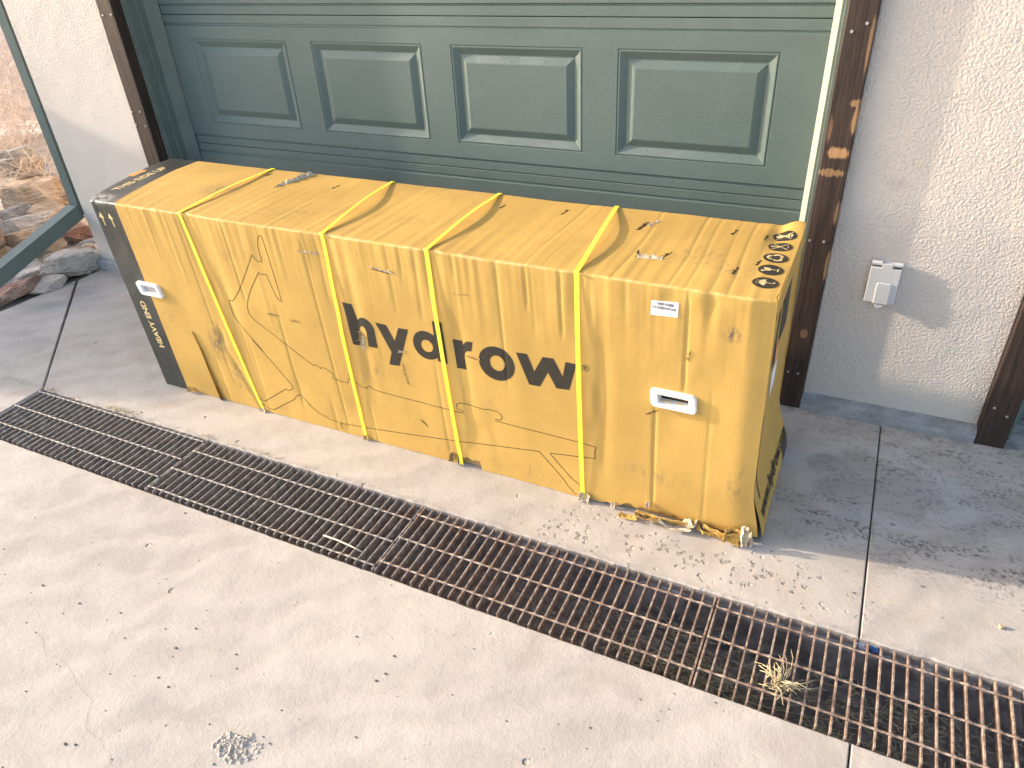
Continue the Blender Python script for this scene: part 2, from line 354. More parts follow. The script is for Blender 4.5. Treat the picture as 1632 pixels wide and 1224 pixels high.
# drain trench
m = MB()
prof = [(.0015, -.006), (.0015, -.034), (-.022, -.036), (-.024, -.130), (-.272, -.130), (-.274, -.036), (-.2935, -.034), (-.2935, -.006), (-.32, -.006), (-.32, -.20), (.03, -.20), (.03, -.006)]
X0, X1 = -1.8225, 2.75; NS = 90
for i in range(NS):
    xa = X0 + (X1 - X0) * i / NS; xb = X0 + (X1 - X0) * (i + 1) / NS
    for k in range(7):
        f = lambda x, p: (x, p[0] + (.003 * noise.noise((x * 11, p[1] * 9, 1)) if p[1] < -.03 else 0), p[1] + (.004 * noise.noise((x * 9, p[0] * 7, 2)) if p[1] < -.03 else 0))
        a, b = prof[k], prof[k + 1]
        m.add([f(xa, a), f(xb, a), f(xb, b), f(xa, b)], [(0, 1, 2, 3)], 1 if k == 3 else 0)
m.add([(X0, p[0], p[1]) for p in prof[:8]], [tuple(range(8))])
me = m.mesh('drain_trench'); bm = bmesh.new(); bm.from_mesh(me); bmesh.ops.remove_doubles(bm, verts=bm.verts, dist=1e-5); bm.to_mesh(me); bm.free()
tag(link('drain_trench', me, [CHAN, CHAND]), kind='structure')

# ------------------------------------------------------------------ steel grates
def grate(x0, rods, label, L=.9045):
    root = thing('drain_grate', label, 'drain grate', (x0, -.148, -.03), 'steel grate sections along the drain')
    m = MB(); n = 30; zt = -.002
    for i in range(n + 1):
        x = x0 + .0035 + L * i / n + R.uniform(-.0007, .0007); w_ = .0024; y0 = -.290 + R.uniform(-.001, .001); y1 = -.004 + R.uniform(-.0015, .001)
        tl = R.uniform(-.0012, .0012)
        vs = [(x - w_, y0, -.031), (x + w_, y0, -.031), (x + w_, y1, -.031), (x - w_, y1, -.031),
              (x - w_ + tl, y0 + .004, zt), (x + w_ + tl, y0 + .004, zt), (x + w_ + tl, y1, zt), (x - w_ + tl, y1, zt)]
        m.add(vs, [(0, 3, 2, 1), (4, 5, 6, 7), (0, 1, 5, 4), (2, 3, 7, 6), (0, 4, 7, 3), (1, 2, 6, 5)])
    m.build('bearing_bars', RUST, root, bevel=.0007, seg=1)
    for y in rods:
        r = MB(); pts = []
        for i in range(n * 4 + 1):
            x = x0 + .0012 + (L + .0046) * i / (n * 4); ph = (i % 4); k = 1 if ph == 0 else 0
            pts.append((x, y + .0006 * noise.noise((x * 20, y * 9, 0)), -.0012 + (.0012 if k else 0)))
        r.tube(pts, [(.0048 if i % 4 == 0 else .0030) for i in range(len(pts))], 6); r.build('cross_rod', RUST, root, smooth=True)
    return root
grate(-1.8205, (-.018, -.123, -.224), 'grey steel grate section at the far left end of the drain beside the diagonal joint', .8975)
grate(-.914, (-.071, -.172, -.272), 'greyish grate section in front of the box, with a pale stalk lying on it')
grate(.0, (-.045, -.149, -.250), 'brown grate section in front of the right half of the box, bare on top')
grate(.914, (-.041, -.142, -.241), 'rusty grate section at the right with a dry grass tuft stuck in it')
grate(1.828, (-.05, -.15, -.25), 'grate section past the right picture edge')

# ------------------------------------------------------------------ the building
YT, YW, YD = .950, .985, 1.14
house = thing('garage_building', 'cream stucco garage with dark wood door frames and green panelled doors', 'garage', (0, 1, 0))
ZT = 2.35
def wallbox(x0, x1, z0, z1):
    m = MB(); m.box(x0, x1, YW, 1.2, z0, z1); return m.build('wall', STUC, house, bevel=.004)
wallbox(-2.665, -2.003, .02, 3.0); wallbox(.990, 1.5337, .05, 3.0)
m = MB(); m.box(-2.003, .990, YW, 1.2, ZT + .1, 3.0); m.box(1.5337, 6, YW, 1.2, ZT + .1, 3.0); m.box(4.3, 6, YW, 1.2, .05, ZT + .1)
m.build('wall', STUC, house)
m = MB(); m.box(-2.665, -2.5, 1.2, 7, .02, 3.0); m.box(5.8, 6, 1.2, 7, .02, 3); m.box(-2.5, 5.8, 6.8, 7, .02, 3); m.box(-2.5, 5.8, 1.3, 6.8, -.1, -.02)
m.build('wall', STUC, house)
m = MB(); m.add([(-3.0, .65, 2.95), (6.3, .65, 2.95), (6.3, 4, 4.1), (-3.0, 4, 4.1), (6.3, 7.4, 2.95), (-3, 7.4, 2.95), (-3.0, .65, 3.07), (6.3, .65, 3.07), (6.3, 4, 4.22), (-3.0, 4, 4.22), (6.3, 7.4, 3.07), (-3, 7.4, 3.07)],
      [(0, 1, 2, 3), (3, 2, 4, 5), (6, 9, 8, 7), (9, 11, 10, 8), (0, 6, 7, 1), (4, 10, 11, 5), (0, 3, 9, 6), (3, 5, 11, 9), (1, 7, 8, 2), (2, 8, 10, 4)])
m.build('roof', ROOFM, house)
# plinth
def plinth(x0, x1):
    m = MB(); n = int((x1 - x0) / .02)
    for i in range(n):
        xa, xb = x0 + (x1 - x0) * i / n, x0 + (x1 - x0) * (i + 1) / n
        P = lambda x: [(x, .945 + .004 * noise.noise((x * 9, 0, 0)), -.01), (x, .948 + .004 * noise.noise((x * 14, 2, 0)), .040 + .003 * noise.noise((x * 20, 1, 0))), (x, .962, .050), (x, YW + .01, .0535)]
        a, b = P(xa), P(xb); m.add(a + b, [(0, 4, 5, 1), (1, 5, 6, 2), (2, 6, 7, 3)])
    me = m.mesh('plinth'); bm = bmesh.new(); bm.from_mesh(me); bmesh.ops.remove_doubles(bm, verts=bm.verts, dist=1e-5); bmesh.ops.recalc_face_normals(bm, faces=bm.faces); bm.to_mesh(me); bm.free()
    for p in me.polygons: p.use_smooth = True
    link('plinth', me, FOUND, house)
plinth(.990, 1.5337); plinth(-2.665, -2.003)
# wooden frame boards
def board(x0, x1, z0, z1, sc):
    m = MB(); n = 36
    for i in range(n):
        za, zb = z0 + (z1 - z0) * i / n, z0 + (z1 - z0) * (i + 1) / n
        e = lambda z, s: .0022 * noise.noise((s, z * 5, 3)) + .0012 * noise.noise((s, z * 30, 3))
        q = lambda z: [(x0 + e(z, 1), YT + .002, z), (x1 + e(z, 2), YT + .002, z), (x1 + .001, 1.0, z), (x0 + .001, 1.0, z), (x0 + .003 + e(z, 1), YT, z), (x1 - .003 + e(z, 2), YT, z)]
        a, b = q(za), q(zb); m.add(a + b, [(0, 4, 10, 6), (4, 5, 11, 10), (5, 1, 7, 11), (1, 2, 8, 7), (3, 0, 6, 9)] + ([(0, 3, 2, 1, 5, 4)] if i == 0 else []) + ([(6, 10, 11, 7, 8, 9)] if i == n - 1 else []))
    b = m.build('frame_board', WOOD, house)
    for (x, z) in sc:
        s = MB(); s.tube([(x, YT + .001, z), (x, YT - .0022, z)], .0042, 10); s.build('screw', SCREW, b)
    return b
def scr(px): return [(lambda p: (p.x, p.z))(at(u, v, 'y', YT)) for u, v in px]
board(.914, .990, .001, ZT + .09, scr([(1357.5, 50), (1382, 37), (1290.5, 383), (1313, 385), (1272, 595), (1256, 592)]))
board(-2.003, -1.915, .001, ZT + .09, scr([(164, 24), (177, 23), (211, 178), (223, 178), (217.5, 199), (232, 201)]))
board(1.5337, 1.6195, .001, ZT + .09, scr([(1585, 650), (1604.5, 664)]))
m = MB(); m.box(-1.915, .914, YT, 1.0, ZT, ZT + .09); m.build('frame_board', WOOD, house, bevel=.003)
m = MB(); m.box(1.6195, 4.3, YT, 1.0, ZT, ZT + .09); m.build('frame_board', WOOD, house, bevel=.003)
# jambs and seals of a door opening
KZ = (YD + 1.4027) / (.9287 + 1.4027)
fx = lambda x: 1.0591 + (x - 1.0591) * KZ
fz = lambda z: 1.5704 - (1.5704 - z) * KZ
def opening(xl, xr):
    m = MB(); m.box(xl - .02, xl + .012, 1.0, 1.2, 0, ZT); m.box(xl + .012, xl + .020, 1.006, 1.05, 0, ZT); m.build('jamb', GRND, house, bevel=.002)
    m = MB(); m.box(xr - .012, xr + .02, 1.0, 1.2, 0, ZT); m.build('jamb', GRND, house, bevel=.002)
    m = MB(); m.box(xl + .012, xr - .012, 1.0, 1.2, ZT - .012, ZT + .02); m.build('jamb', GRND, house)
    m = MB(); m.box(xr - .024, xr - .012, 1.06, YD + .01, 0, ZT - .012); m.build('door_stop', GRND, house, bevel=.002)
    m = MB(); m.box(xl + .012, xl + .030, 1.05, YD + .01, 0, ZT - .012); m.build('door_stop', GRND, house, bevel=.002)
    m = MB(); vs = []
    m.add([(xr - .024, 1.075, 0), (xr - .046, YD - .004, 0), (xr - .042, YD + .004, 0), (xr - .024, YD, 0), (xr - .024, 1.075, ZT - .02), (xr - .046, YD - .004, ZT - .02), (xr - .042, YD + .004, ZT - .02), (xr - .024, YD, ZT - .02)],
          [(0, 1, 5, 4), (1, 2, 6, 5), (2, 3, 7, 6), (3, 0, 4, 7)])
    m.build('weather_seal', CREAM, house)
    m = MB(); m.add([(xl + .030, 1.085, 0), (xl + .060, YD - .004, 0), (xl + .056, YD + .004, 0), (xl + .030, YD, 0), (xl + .030, 1.085, ZT - .02), (xl + .060, YD - .004, ZT - .02), (xl + .056, YD + .004, ZT - .02), (xl + .030, YD, ZT - .02)],
          [(0, 1, 5, 4), (1, 2, 6, 5), (2, 3, 7, 6), (3, 0, 4, 7)])
    m.build('weather_seal', GRND, house)
opening(-1.915, .914); opening(1.6195, 4.30)
def section(parent, x0, x1, z0, z1, pan, pz):
    """one door leaf: flat steel with grooves along its edges and raised panels pressed into it"""
    m = MB(); Y = YD
    def strip(xa, xb, za, zb, ya=Y, yb=None):
        yb = ya if yb is None else yb
        m.add([(xa, ya, za), (xb, ya, za), (xb, yb, zb), (xa, yb, zb)], [(0, 1, 2, 3)])
    g = .035 * KZ; band = Y + .0035
    def prof(segs):  # list of (z, y)
        for (za, ya), (zb, yb) in zip(segs, segs[1:]): strip(x0, x1, za, zb, ya, yb)
    prof([(z0, Y + .02), (z0 + .0015, band + .001), (z0 + .003, band), (z0 + g - .006, band), (z0 + g - .003, band + .004), (z0 + g, band + .0035), (z0 + g + .004, Y)])
    prof([(z1 - g - .005, Y), (z1 - g - .001, band + .0035), (z1 - g + .003, band + .004), (z1 - g + .006, band), (z1 - .003, band), (z1 - .0015, band + .001), (z1, Y + .02)])
    za, zb = z0 + g + .004, z1 - g - .005
    edges = [x0] + [(pan[i][1] + pan[i + 1][0]) / 2 for i in range(len(pan) - 1)] + [x1]
    p0, p1 = pz
    for i, (a, b) in enumerate(pan):
        xa, xb = edges[i], edges[i + 1]
        strip(xa, xb, za, p0 - .003); strip(xa, xb, p1 + .003, zb); strip(xa, a - .003, p0 - .003, p1 + .003); strip(b + .003, xb, p0 - .003, p1 + .003)
        rings = [(-.003, Y), (-.001, Y + .0025), (.0015, Y + .0025), (.0035, Y), (.006, Y), (.030, Y + .0125), (.033, Y + .0125), (.056, Y + .002), (.060, Y + .001)]
        rg = []
        for d, y in rings: rg.append([(a + d, y, p0 + d), (b - d, y, p0 + d), (b - d, y, p1 - d), (a + d, y, p1 - d)])
        for r0, r1 in zip(rg, rg[1:]):
            m.add(r0 + r1, [(k, (k + 1) % 4, 4 + (k + 1) % 4, 4 + k) for k in range(4)])
        m.add(rg[-1], [(0, 1, 2, 3)])
    m.box(x0, x1, Y + .022, Y + .045, z0, z1)
    return m.build('door_section', DOOR, parent)
def door(x0, x1, pans, lbl):
    d = bpy.data.objects.new('garage_door', None); scn.collection.objects.link(d); d.parent = house; d.location = Vector(((x0 + x1) / 2, YD, 0)) - house.location
    d['label'] = lbl
    zs = [fz(1.2622) - 3 * 0 for _ in [0]]; j1 = fz(1.2622); j2 = fz(.7608); h = j1 - j2
    for z0, z1 in [(.012, j2 - h + 0), (j2 - h, j2), (j2, j1), (j1, j1 + h), (j1 + h, ZT + .01)]:
        if z1 - z0 < .3: pl = (z0 + .001, z1)
        pz = (z0 + (fz(.8544) - j2), z1 - (j1 - fz(1.1741)))
        if z1 - z0 < .3:
            m = MB(); m.box(x0, x1, YD, YD + .045, z0, z1 - .003); m.build('door_section', DOOR, d, bevel=.002)
        else: section(d, x0, x1, z0, z1, pans, pz)
pans = [(fx(-1.4856), fx(-1.0129)), (fx(-.8921), fx(-.4214)), (fx(-.3022), fx(.1685)), (fx(.287), fx(.7596))]
door(-1.873, .892, pans, 'wide green roll-up door behind the box')
door(1.66, 4.27, [(x + 3.46, y + 3.46) for x, y in [(-1.70, -1.2), (-1.05, -.55), (-.40, .1), (.25, .75)]], 'green roll-up door past the right frame board')

# outlet cover on the wall
oc = thing('outlet_cover', 'light grey outlet cover with a flip lid on the cream wall right of the door', 'outlet cover', (1.155, YW, .51))
def op(u, v, y): p = at(1370 + u / 12.24, 400 + v / 12.24, 'y', y); return (p.x, p.z)
def plate(parent, name, pts, ya, yb, mat, bev=.0015):
    m = MB(); n = len(pts); m.add([(x, ya, z) for x, z in pts] + [(x, yb, z) for x, z in pts], [tuple(range(n)), tuple(range(n, 2 * n))[::-1]] + [(i, n + i, n + (i + 1) % n, (i + 1) % n) for i in range(n)])
    return m.build(name, mat, parent, bevel=bev)
cx, cz = 1.157, .513; hw = .0435; z0, z1 = cz - .068, cz + .068
plate(oc, 'back_plate', [(cx - hw + .003, z0 + .003), (cx + hw - .003, z0 + .003), (cx + hw - .003, z1 - .003), (cx - hw + .003, z1 - .003)], YW - .010, YW + .004, OUTL)
lid = plate(oc, 'lid', [(cx - hw, z0), (cx + hw, z0), (cx + hw, z1 - .018), (cx + .017, z1 - .018), (cx + .017, z1 - .004), (cx - .013, z1 - .004), (cx - .013, z1 - .018), (cx - hw, z1 - .018)], YW - .024, YW - .012, OUTL, .0018)
plate(lid, 'raised_cap', [(cx - .017, z0 - .002), (cx + .026, z0 - .002), (cx + .026, z0 + .066), (cx + .022, z0 + .070), (cx - .013, z0 + .070), (cx - .017, z0 + .066)], YW - .029, YW - .022, OUTL, .003)
plate(lid, 'pull_tab', [(cx - .010 + .012 + .013 * math.cos(t), z0 - .004 + .013 * math.sin(t)) for t in [math.pi + math.pi * k / 10 for k in range(11)]], YW - .027, YW - .022, OUTL, .001)
for a, b in ((-hw, -.014), (.018, hw)):
    m = MB(); m.tube([(cx + a, YW - .014, z1 - .006), (cx + b, YW - .014, z1 - .006)], .0075, 12); m.build('hinge', OUTL, oc, smooth=False)
    m = MB(); m.box(cx + a + .002, cx + b - .001, YW - .013, YW - .011, z1 - .019, z1 - .012); m.build('hinge_gap', OUTD, oc)

# ------------------------------------------------------------------ downspout
ds = thing('downspout', 'green metal downspout at the building corner with its extension sloping down over the rocks', 'downspout', (-2.70, .98, 0))
def loft(m, secs, closed=True):
    n = len(secs[0])
    for a, b in zip(secs, secs[1:]): m.add(list(a) + list(b), [(k, (k + 1) % n, n + (k + 1) % n, n + k) for k in range(n)])
    m.add(secs[0], [tuple(range(n))[::-1]]); m.add(secs[-1], [tuple(range(n))])
def corr(cx_, cy_, hw, hd, ncor=4, amp=.0025):
    """corrugated rectangle outline"""
    pts = []
    def side(ax, ay, bx, by, nx, ny):
        k = ncor * 6
        for i in range(k):
            t = i / k; a = amp * (math.cos(t * ncor * 2 * math.pi) - 1) * .5
            pts.append((ax + (bx - ax) * t + nx * a, ay + (by - ay) * t + ny * a))
    side(-hw, -hd, hw, -hd, 0, -1); side(hw, -hd, hw, hd, 1, 0); side(hw, hd, -hw, hd, 0, 1); side(-hw, hd, -hw, -hd, -1, 0)
    return [(cx_ + a, cy_ + b) for a, b in pts]
DX, DY, HX, HY = -2.720, 1.013, .030, .026
m = MB(); loft(m, [[(x, y, z) for x, y in corr(DX, DY, HX, HY)] for z in (.47, 1.2, 2.9)]); m.build('pipe', GUTTER, ds)
m = MB(); o_ = corr(DX, DY, HX + .002, HY + .002)
secs = [[(x, y, z) for x, y in o_] for z in (.49, .37)]
ang0, ang1, rad = 0, math.radians(73.4), .055
base = corr(0, 0, HX + .002, HY + .002)
for k in range(13):
    a = ang1 * k / 12; cxy = (DX, DY - rad + rad * math.cos(a), .359 - rad * math.sin(a)); pl = .0015 * (k % 2)
    s_ = []
    for bx_, by_ in base:
        bx2, by2 = bx_ * (1 - pl / HX), by_ * (1 - pl / HY)
        s_.append((cxy[0] + bx2, cxy[1] + by2 * math.cos(a), cxy[2] - by2 * math.sin(a)))
    secs.append(s_)
loft(m, secs); m.build('elbow', GUTTER, ds)
m = MB(); a = ang1; st = Vector((DX, DY - rad + rad * math.cos(a), .359 - rad * math.sin(a))); dr = Vector((0, -math.sin(a), -math.cos(a)))
secs = []
for t in (-.01, .35, .62):
    c_ = st + dr * t; s_ = [(c_.x + bx_, c_.y + by_ * math.cos(a), c_.z - by_ * math.sin(a)) for bx_, by_ in corr(0, 0, HX + .006, HY + .010, 1, .0)]
    secs.append(s_)
loft(m, secs); m.build('extension', GUTTER, ds, bevel=0)

# ------------------------------------------------------------------ the big cardboard box
BX, BY, BL, BW, BH = -1.4072, .2187, 2.3284, .4885, .764
box = thing('cardboard_box', 'long battered cardboard box printed hydrow, yellow straps, black band at its left end', 'box', (-.24, .46, 0))
crs = []
RB = random.Random(21)
for k in range(34):
    x = RB.uniform(-1.2, .9); top = RB.random() < .6
    L = RB.uniform(.06, .3) if top else RB.uniform(.1, .7); zc = BH - .0 if top else RB.uniform(.1, .6)
    crs.append((x, zc - L, zc + .02, RB.uniform(-.0016, .0010), RB.uniform(.004, .009), RB.uniform(-.02, .02)))
for x, z0, z1, a in [(.716, .45, .78, -.003), (.640, .03, .42, -.003), (-.48, .0, .76, -.0015), (-1.00, .1, .78, -.0012), (-.80, .45, .78, -.002), (.19, .35, .78, -.0018), (.375, .55, .78, -.0035), (.275, .62, .78, -.003), (-.06, .0, .4, -.0012), (.79, .02, .5, -.001)]:
    crs.append((x, z0, z1, a, .0045, 0.))
DENTS = [(RB.uniform(-1.25, .85), RB.uniform(.03, .72), RB.uniform(.012, .05), RB.uniform(.02, .09), RB.uniform(-.0042, .0022)) for _ in range(46)]
DENTS += [(-.885, .42, .025, .26, -.004), (-.33, .45, .02, .22, -.0035), (.04, .40, .022, .25, -.0035), (.49, .42, .022, .25, -.0035)]
def dfront(x, z):
    d = .0030 * noise.noise((x * 3.3, z * 1.3, 4)) + .0011 * noise.noise((x * 11, z * 1.6, 8))
    tp = sm(BH - .30, BH, z); d += tp * .0020 * noise.noise((x * 30, z * 2.2, 1)) + tp * .0010 * noise.noise((x * 62, z * 3, 7))
    for cx_, z0, z1, a, s, lean in crs:
        dx = x - cx_ - lean * (z - z0)
        if abs(dx) < s * 4: d += a * math.exp(-(dx / s) ** 2) * sm(z0, z0 + .05, z) * (1 - sm(z1 - .05, z1, z))
    # straps bite into the board near the top and the sheet swells between them
    for sx in (-.96, -.39, -.02, .43): d += -.005 * math.exp(-((x - sx) / .03) ** 2) * sm(.45, BH, z)
    d += .004 * math.exp(-(((x - .72) / .12) ** 2 + ((z - .74) / .02) ** 2)) * math.sin((x - .6) * 60)
    d -= .006 * math.exp(-(((x + .98) / .012) ** 2 + ((z - .30) / .035) ** 2))
    d -= .005 * math.exp(-((((x + .945) - (.15 - z) * .35) / .010) ** 2)) * (1 - sm(.18, .26, z))
    for cx_, cz_, sx_, sz_, a in DENTS: d += a * math.exp(-((x - cx_) / sx_) ** 2 - ((z - cz_) / sz_) ** 2)
    d -= .011 * sm(.855, .93, x) ** 1.5
    return -d                              # outward is -y
def dtop(x, y):
    d = .0035 * noise.noise((x * 2.6, y * 3, 14)) + .0005 * noise.noise((x * 22, y * 2, 3)) + .00025 * noise.noise((x * 60, y * 3, 5))
    for cx_, w_, a in [(-1.0, .005, -.002), (-.62, .004, -.002), (-.30, .003, -.0012), (.28, .004, -.003), (.33, .003, -.0015), (.52, .004, -.003), (.66, .004, -.0035), (.70, .004, -.0025), (.76, .003, -.0018), (.80, .003, -.0035), (.845, .003, -.0015)]:
        dx = x - cx_ - .006 * math.sin(y * 9 + cx_ * 7)
        if abs(dx) < .03: d += .35 * a * math.exp(-(dx / w_) ** 2)
    d += .018 * math.exp(-(((x - .905) / .05) ** 2 + ((y - .70) / .05) ** 2))
    d -= .008 * math.exp(-(((x - .86) / .02) ** 2 + ((y - .65) / .12) ** 2))
    return d
def shear_l(x0): return max(0., min(1., (-.9 - x0) / .5))
def shift(x0, y, z):
    t = (x0 - BX) / BL; dx = .028 * (1 - sm(0, .20, z)) * sm(.84, .93, x0) + (1 - z / BH) * (.048 + (.022 - .048) * t) * (1 - sm(BY, BY + .3, y) * .3)
    return dx - .12 * shear_l(x0) * max(0., min(1., (y - BY) / .36)) ** .7 * (z / BH)
def zbot(x):
    z = 0.
    if -.035 < x < .055: z = .034 + .008 * noise.noise((x * 60, 0, 0))
    if x > .40: z = max(z, sm(.40, .58, x) * (.016 + .024 * (noise.noise((x * 22, 3, 0)) + .1) + .006 * noise.noise((x * 90, 3, 0))))
    if .60 < x < .72: z = max(z, .026 + .01 * noise.noise((x * 50, 1, 0)))
    z += .002 * noise.noise((x * 18, 9, 0))
    return max(-.0, z) + .0012
handles = [('R', .643, .766, .408, .463), ('L', -1.300, -1.187, .418, .469)]
slots = [(.664, .746, .423, .449), (-1.276, -1.205, .433, .458)]
def carton():
    band = -1.285; step = .004; xs = []; x = BX
    while x < BX + BL - step * .6: xs.append(x); x += step
    xs.append(BX + BL); xs = sorted([q for q in xs if abs(q - band) > .0015] + [band])
    rc = .007; rows = []                                     # (kind, param)
    nz = 42
    for i in range(nz + 1): rows.append(('f', i / nz))
    for i in range(1, 5): rows.append(('c', i / 5))
    ny = 40
    for i in range(ny + 1): rows.append(('t', i / ny))
    for i in range(1, 4): rows.append(('d', i / 4))
    for i in range(9): rows.append(('b', i / 8))
    NX = len(xs); vs = []
    for kd, t in rows:
        for x in xs:
            jag = .0012 * noise.noise((x * 40, 0, 0)) + .0018 * noise.noise((x * 9, 1, 0))
            if kd == 'f':
                zb = zbot(x); z = zb + (BH - rc - zb) * t; y = BY + dfront(x, z)
            elif kd == 'c':
                a = t * math.pi / 2; yf = BY + dfront(x, BH - rc); zt_ = BH + dtop(x, BY + rc) + jag
                y = yf + rc * (1 - math.cos(a)) ; z = (BH - rc) + (zt_ - BH + rc) * math.sin(a)
            elif kd == 't':
                yb = BY + rc + dfront(x, BH - rc) * (1 - t); y = yb + (BW - 2 * rc) * t + (.003 * noise.noise((x * 25, 5, 0)) * sm(.9, 1, t)); z = BH + dtop(x, BY + rc + (BW - 2 * rc) * t) + jag * (1 - t)
            elif kd == 'd':
                a = t * math.pi / 2; y = BY + BW - rc + rc * math.sin(a); z = BH - rc + (rc + dtop(x, BY + BW)) * math.cos(a)
            else:
                y = BY + BW; z = (BH - rc) * (1 - t) + .001
            vs.append((x + shift(x, y, max(0, z)), y, z))
    def hole(x, z): return any(a < x < b and c < z < d for a, b, c, d in slots)
    m = MB(); m.v = vs
    for r in range(len(rows) - 1):
        for c in range(NX - 1):
            i = r * NX + c; q = [vs[i], vs[i + 1], vs[i + NX + 1], vs[i + NX]]
            if rows[r][0] == 'f' and rows[r + 1][0] == 'f' and hole(sum(p[0] for p in q) / 4, sum(p[2] for p in q) / 4): continue
            m.f.append((i, i + 1, i + NX + 1, i + NX)); m.m.append(1 if xs[c + 1] <= band + 1e-6 else 0)
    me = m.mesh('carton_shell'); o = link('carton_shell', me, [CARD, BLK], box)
    for p in me.polygons: p.use_smooth = True
    return vs, rows, NX
vs_, rows_, NX_ = carton()
nf = sum(1 for r in rows_ if r[0] == 'f')
rimL = [vs_[r * NX_] for r in range(len(rows_))]; rimR = [vs_[r * NX_ + NX_ - 1] for r in range(len(rows_))]
m = MB(); m.add(rimL, [tuple(range(len(rimL)))]); m.build('end_panel', BLK, box)
# right end: flap that kicks out at its foot
def endx(y, z):
    x = BX + BL - .004 + shift(BX + BL, y, z) + .003 * noise.noise((y * 7, z * 5, 2))
    x += .020 * (1 - sm(0, .23, z)) * (.8 + .2 * sm(BY, BY + .4, y)); x += .006 * math.exp(-((z - .72) / .02) ** 2)
    x -= .004 * math.exp(-((y - BY - .03) / .01) ** 2)
    return x
def endgrid(name, y0, y1, z0, z1, ny, nz, off, mat):
    m = MB(); g = []
    for i in range(ny + 1):
        for j in range(nz + 1):
            y = y0 + (y1 - y0) * i / ny; z = z0 + (z1 - z0) * j / nz; g.append((endx(y, z) + off, y, z))
    m.add(g, [(i * (nz + 1) + j, (i + 1) * (nz + 1) + j, (i + 1) * (nz + 1) + j + 1, i * (nz + 1) + j + 1) for i in range(ny) for j in range(nz)])
    return m.build(name, mat, box, smooth=True)
ep = endgrid('end_panel', BY + .010, BY + BW - .001, .004, BH - .001, 40, 60, 0, CARD)
# narrow second layer and prints on the end
pr = endgrid('end_print', BY + .10, BY + .14, .52, .715, 5, 10, .0012, INK)
endgrid('end_print', BY + .06, BY + .068, .12, .40, 2, 14, .0012, INK); endgrid('end_print', BY + .19, BY + .33, .55, .69, 8, 10, .0012, INK)
endgrid('end_label', BY + .12, BY + .21, .42, .50, 5, 5, .0016, STICK); endgrid('end_label', BY + .15, BY + .21, .505, .56, 3, 3, .0016, ORNG)
endgrid('end_print', BY + .40, BY + .487, .006, .065, 4, 4, .0020, BLK)
# inner layers seen through the tears and hand holes
m = MB(); m.box(BX + .06, BX + BL - .02, BY + .016, BY + .020, .0015, .70); m.build('inner_layer', CARDIN, box)

# ---- printed graphics, laid on the dented board
def decal(name, polys, surf, mat, parent, sx=.004, sy=.012, off=.0004, label=None):
    """polys: list of outlines (with optional holes) in face coordinates; the sheet follows the board"""
    bm = bmesh.new()
    cu = bpy.data.curves.new('c', 'CURVE'); cu.dimensions = '2D'; cu.fill_mode = 'FRONT'
    for pl in polys:
        s = cu.splines.new('POLY'); s.points.add(len(pl) - 1)
        for i, (a, b) in enumerate(pl): s.points[i].co = (a, b, 0, 1)
        s.use_cyclic_u = True
    oc_ = bpy.data.objects.new('tmp', cu); me = oc_.to_mesh().copy(); oc_.to_mesh_clear(); bpy.data.objects.remove(oc_); bpy.data.curves.remove(cu)
    return drape(name, me, surf, mat, parent, sx, sy, off, label)
def drape(name, me, surf, mat, parent, sx, sy, off, label=None):
    bm = bmesh.new(); bm.from_mesh(me)
    bmesh.ops.remove_doubles(bm, verts=bm.verts, dist=1e-5)
    if bm.verts:
        xs = [v.co.x for v in bm.verts]; ys = [v.co.y for v in bm.verts]
        for ax, lo, hi, st in ((0, min(xs), max(xs), sx), (1, min(ys), max(ys), sy)):
            if hi - lo > st:
                k = math.floor(lo / st) + 1
                while k * st < hi:
                    co = Vector((0, 0, 0)); no = Vector((0, 0, 0)); co[ax] = k * st; no[ax] = 1
                    bmesh.ops.bisect_plane(bm, geom=bm.verts[:] + bm.edges[:] + bm.faces[:], plane_co=co, plane_no=no); k += 1
    if surf is None: surf = lambda a, b, o: (a, b, o)
    for v in bm.verts: v.co = Vector(surf(v.co.x, v.co.y, off))
    for f in bm.faces: f.smooth = True
    m2 = bpy.data.meshes.new(name); bm.to_mesh(m2); bm.free(); bpy.data.meshes.remove(me)
    o = link(name, m2, mat, parent)
    if label: o['label'] = label
    return o
def text(name, body, size, place, surf, mat, parent, sx=.006, sy=.006, off=.0004, bold=.0, spacing=1., label=None, squash=1.):
    """place: (x, y, angle) of the text's start on the face"""
    cu = bpy.data.curves.new('t', 'FONT'); cu.body = body; cu.size = size; cu.offset = bold; cu.space_character = spacing; cu.resolution_u = 3
    oc_ = bpy.data.objects.new('tmp', cu); scn.collection.objects.link(oc_); bpy.context.view_layer.update()
    dg = bpy.context.evaluated_depsgraph_get(); me = bpy.data.meshes.new_from_object(oc_.evaluated_get(dg)); bpy.data.objects.remove(oc_); bpy.data.curves.remove(cu)
    x, y, a = place; me.transform(Matrix.Translation((x, y, 0)) @ Matrix.Rotation(a, 4, 'Z') @ Matrix.Diagonal((squash, 1, 1, 1)))
    return drape(name, me, surf, mat, parent, sx, sy, off, label)
def inv_front(x, z):   # the face point whose sheared position is x
    x0 = x
    for _ in range(3): x0 = x - shift(x0, BY, z)
    return x0
S_front = lambda a, b, o: (a, BY + dfront(inv_front(a, b), b) - o, b)
def inv_top(x, y):
    x0 = x
    for _ in range(6): x0 = x - shift(x0, y, BH)
    return x0
def S_top(a, b, o): return (a, b, BH + dtop(inv_top(a, b), b) + o)
def arc(cx_, cy_, r, a0, a1, n, ry=None):
    ry = ry or r; return [(cx_ + r * math.cos(math.radians(a0 + (a1 - a0) * k / n)), cy_ + ry * math.sin(math.radians(a0 + (a1 - a0) * k / n))) for k in range(n + 1)]
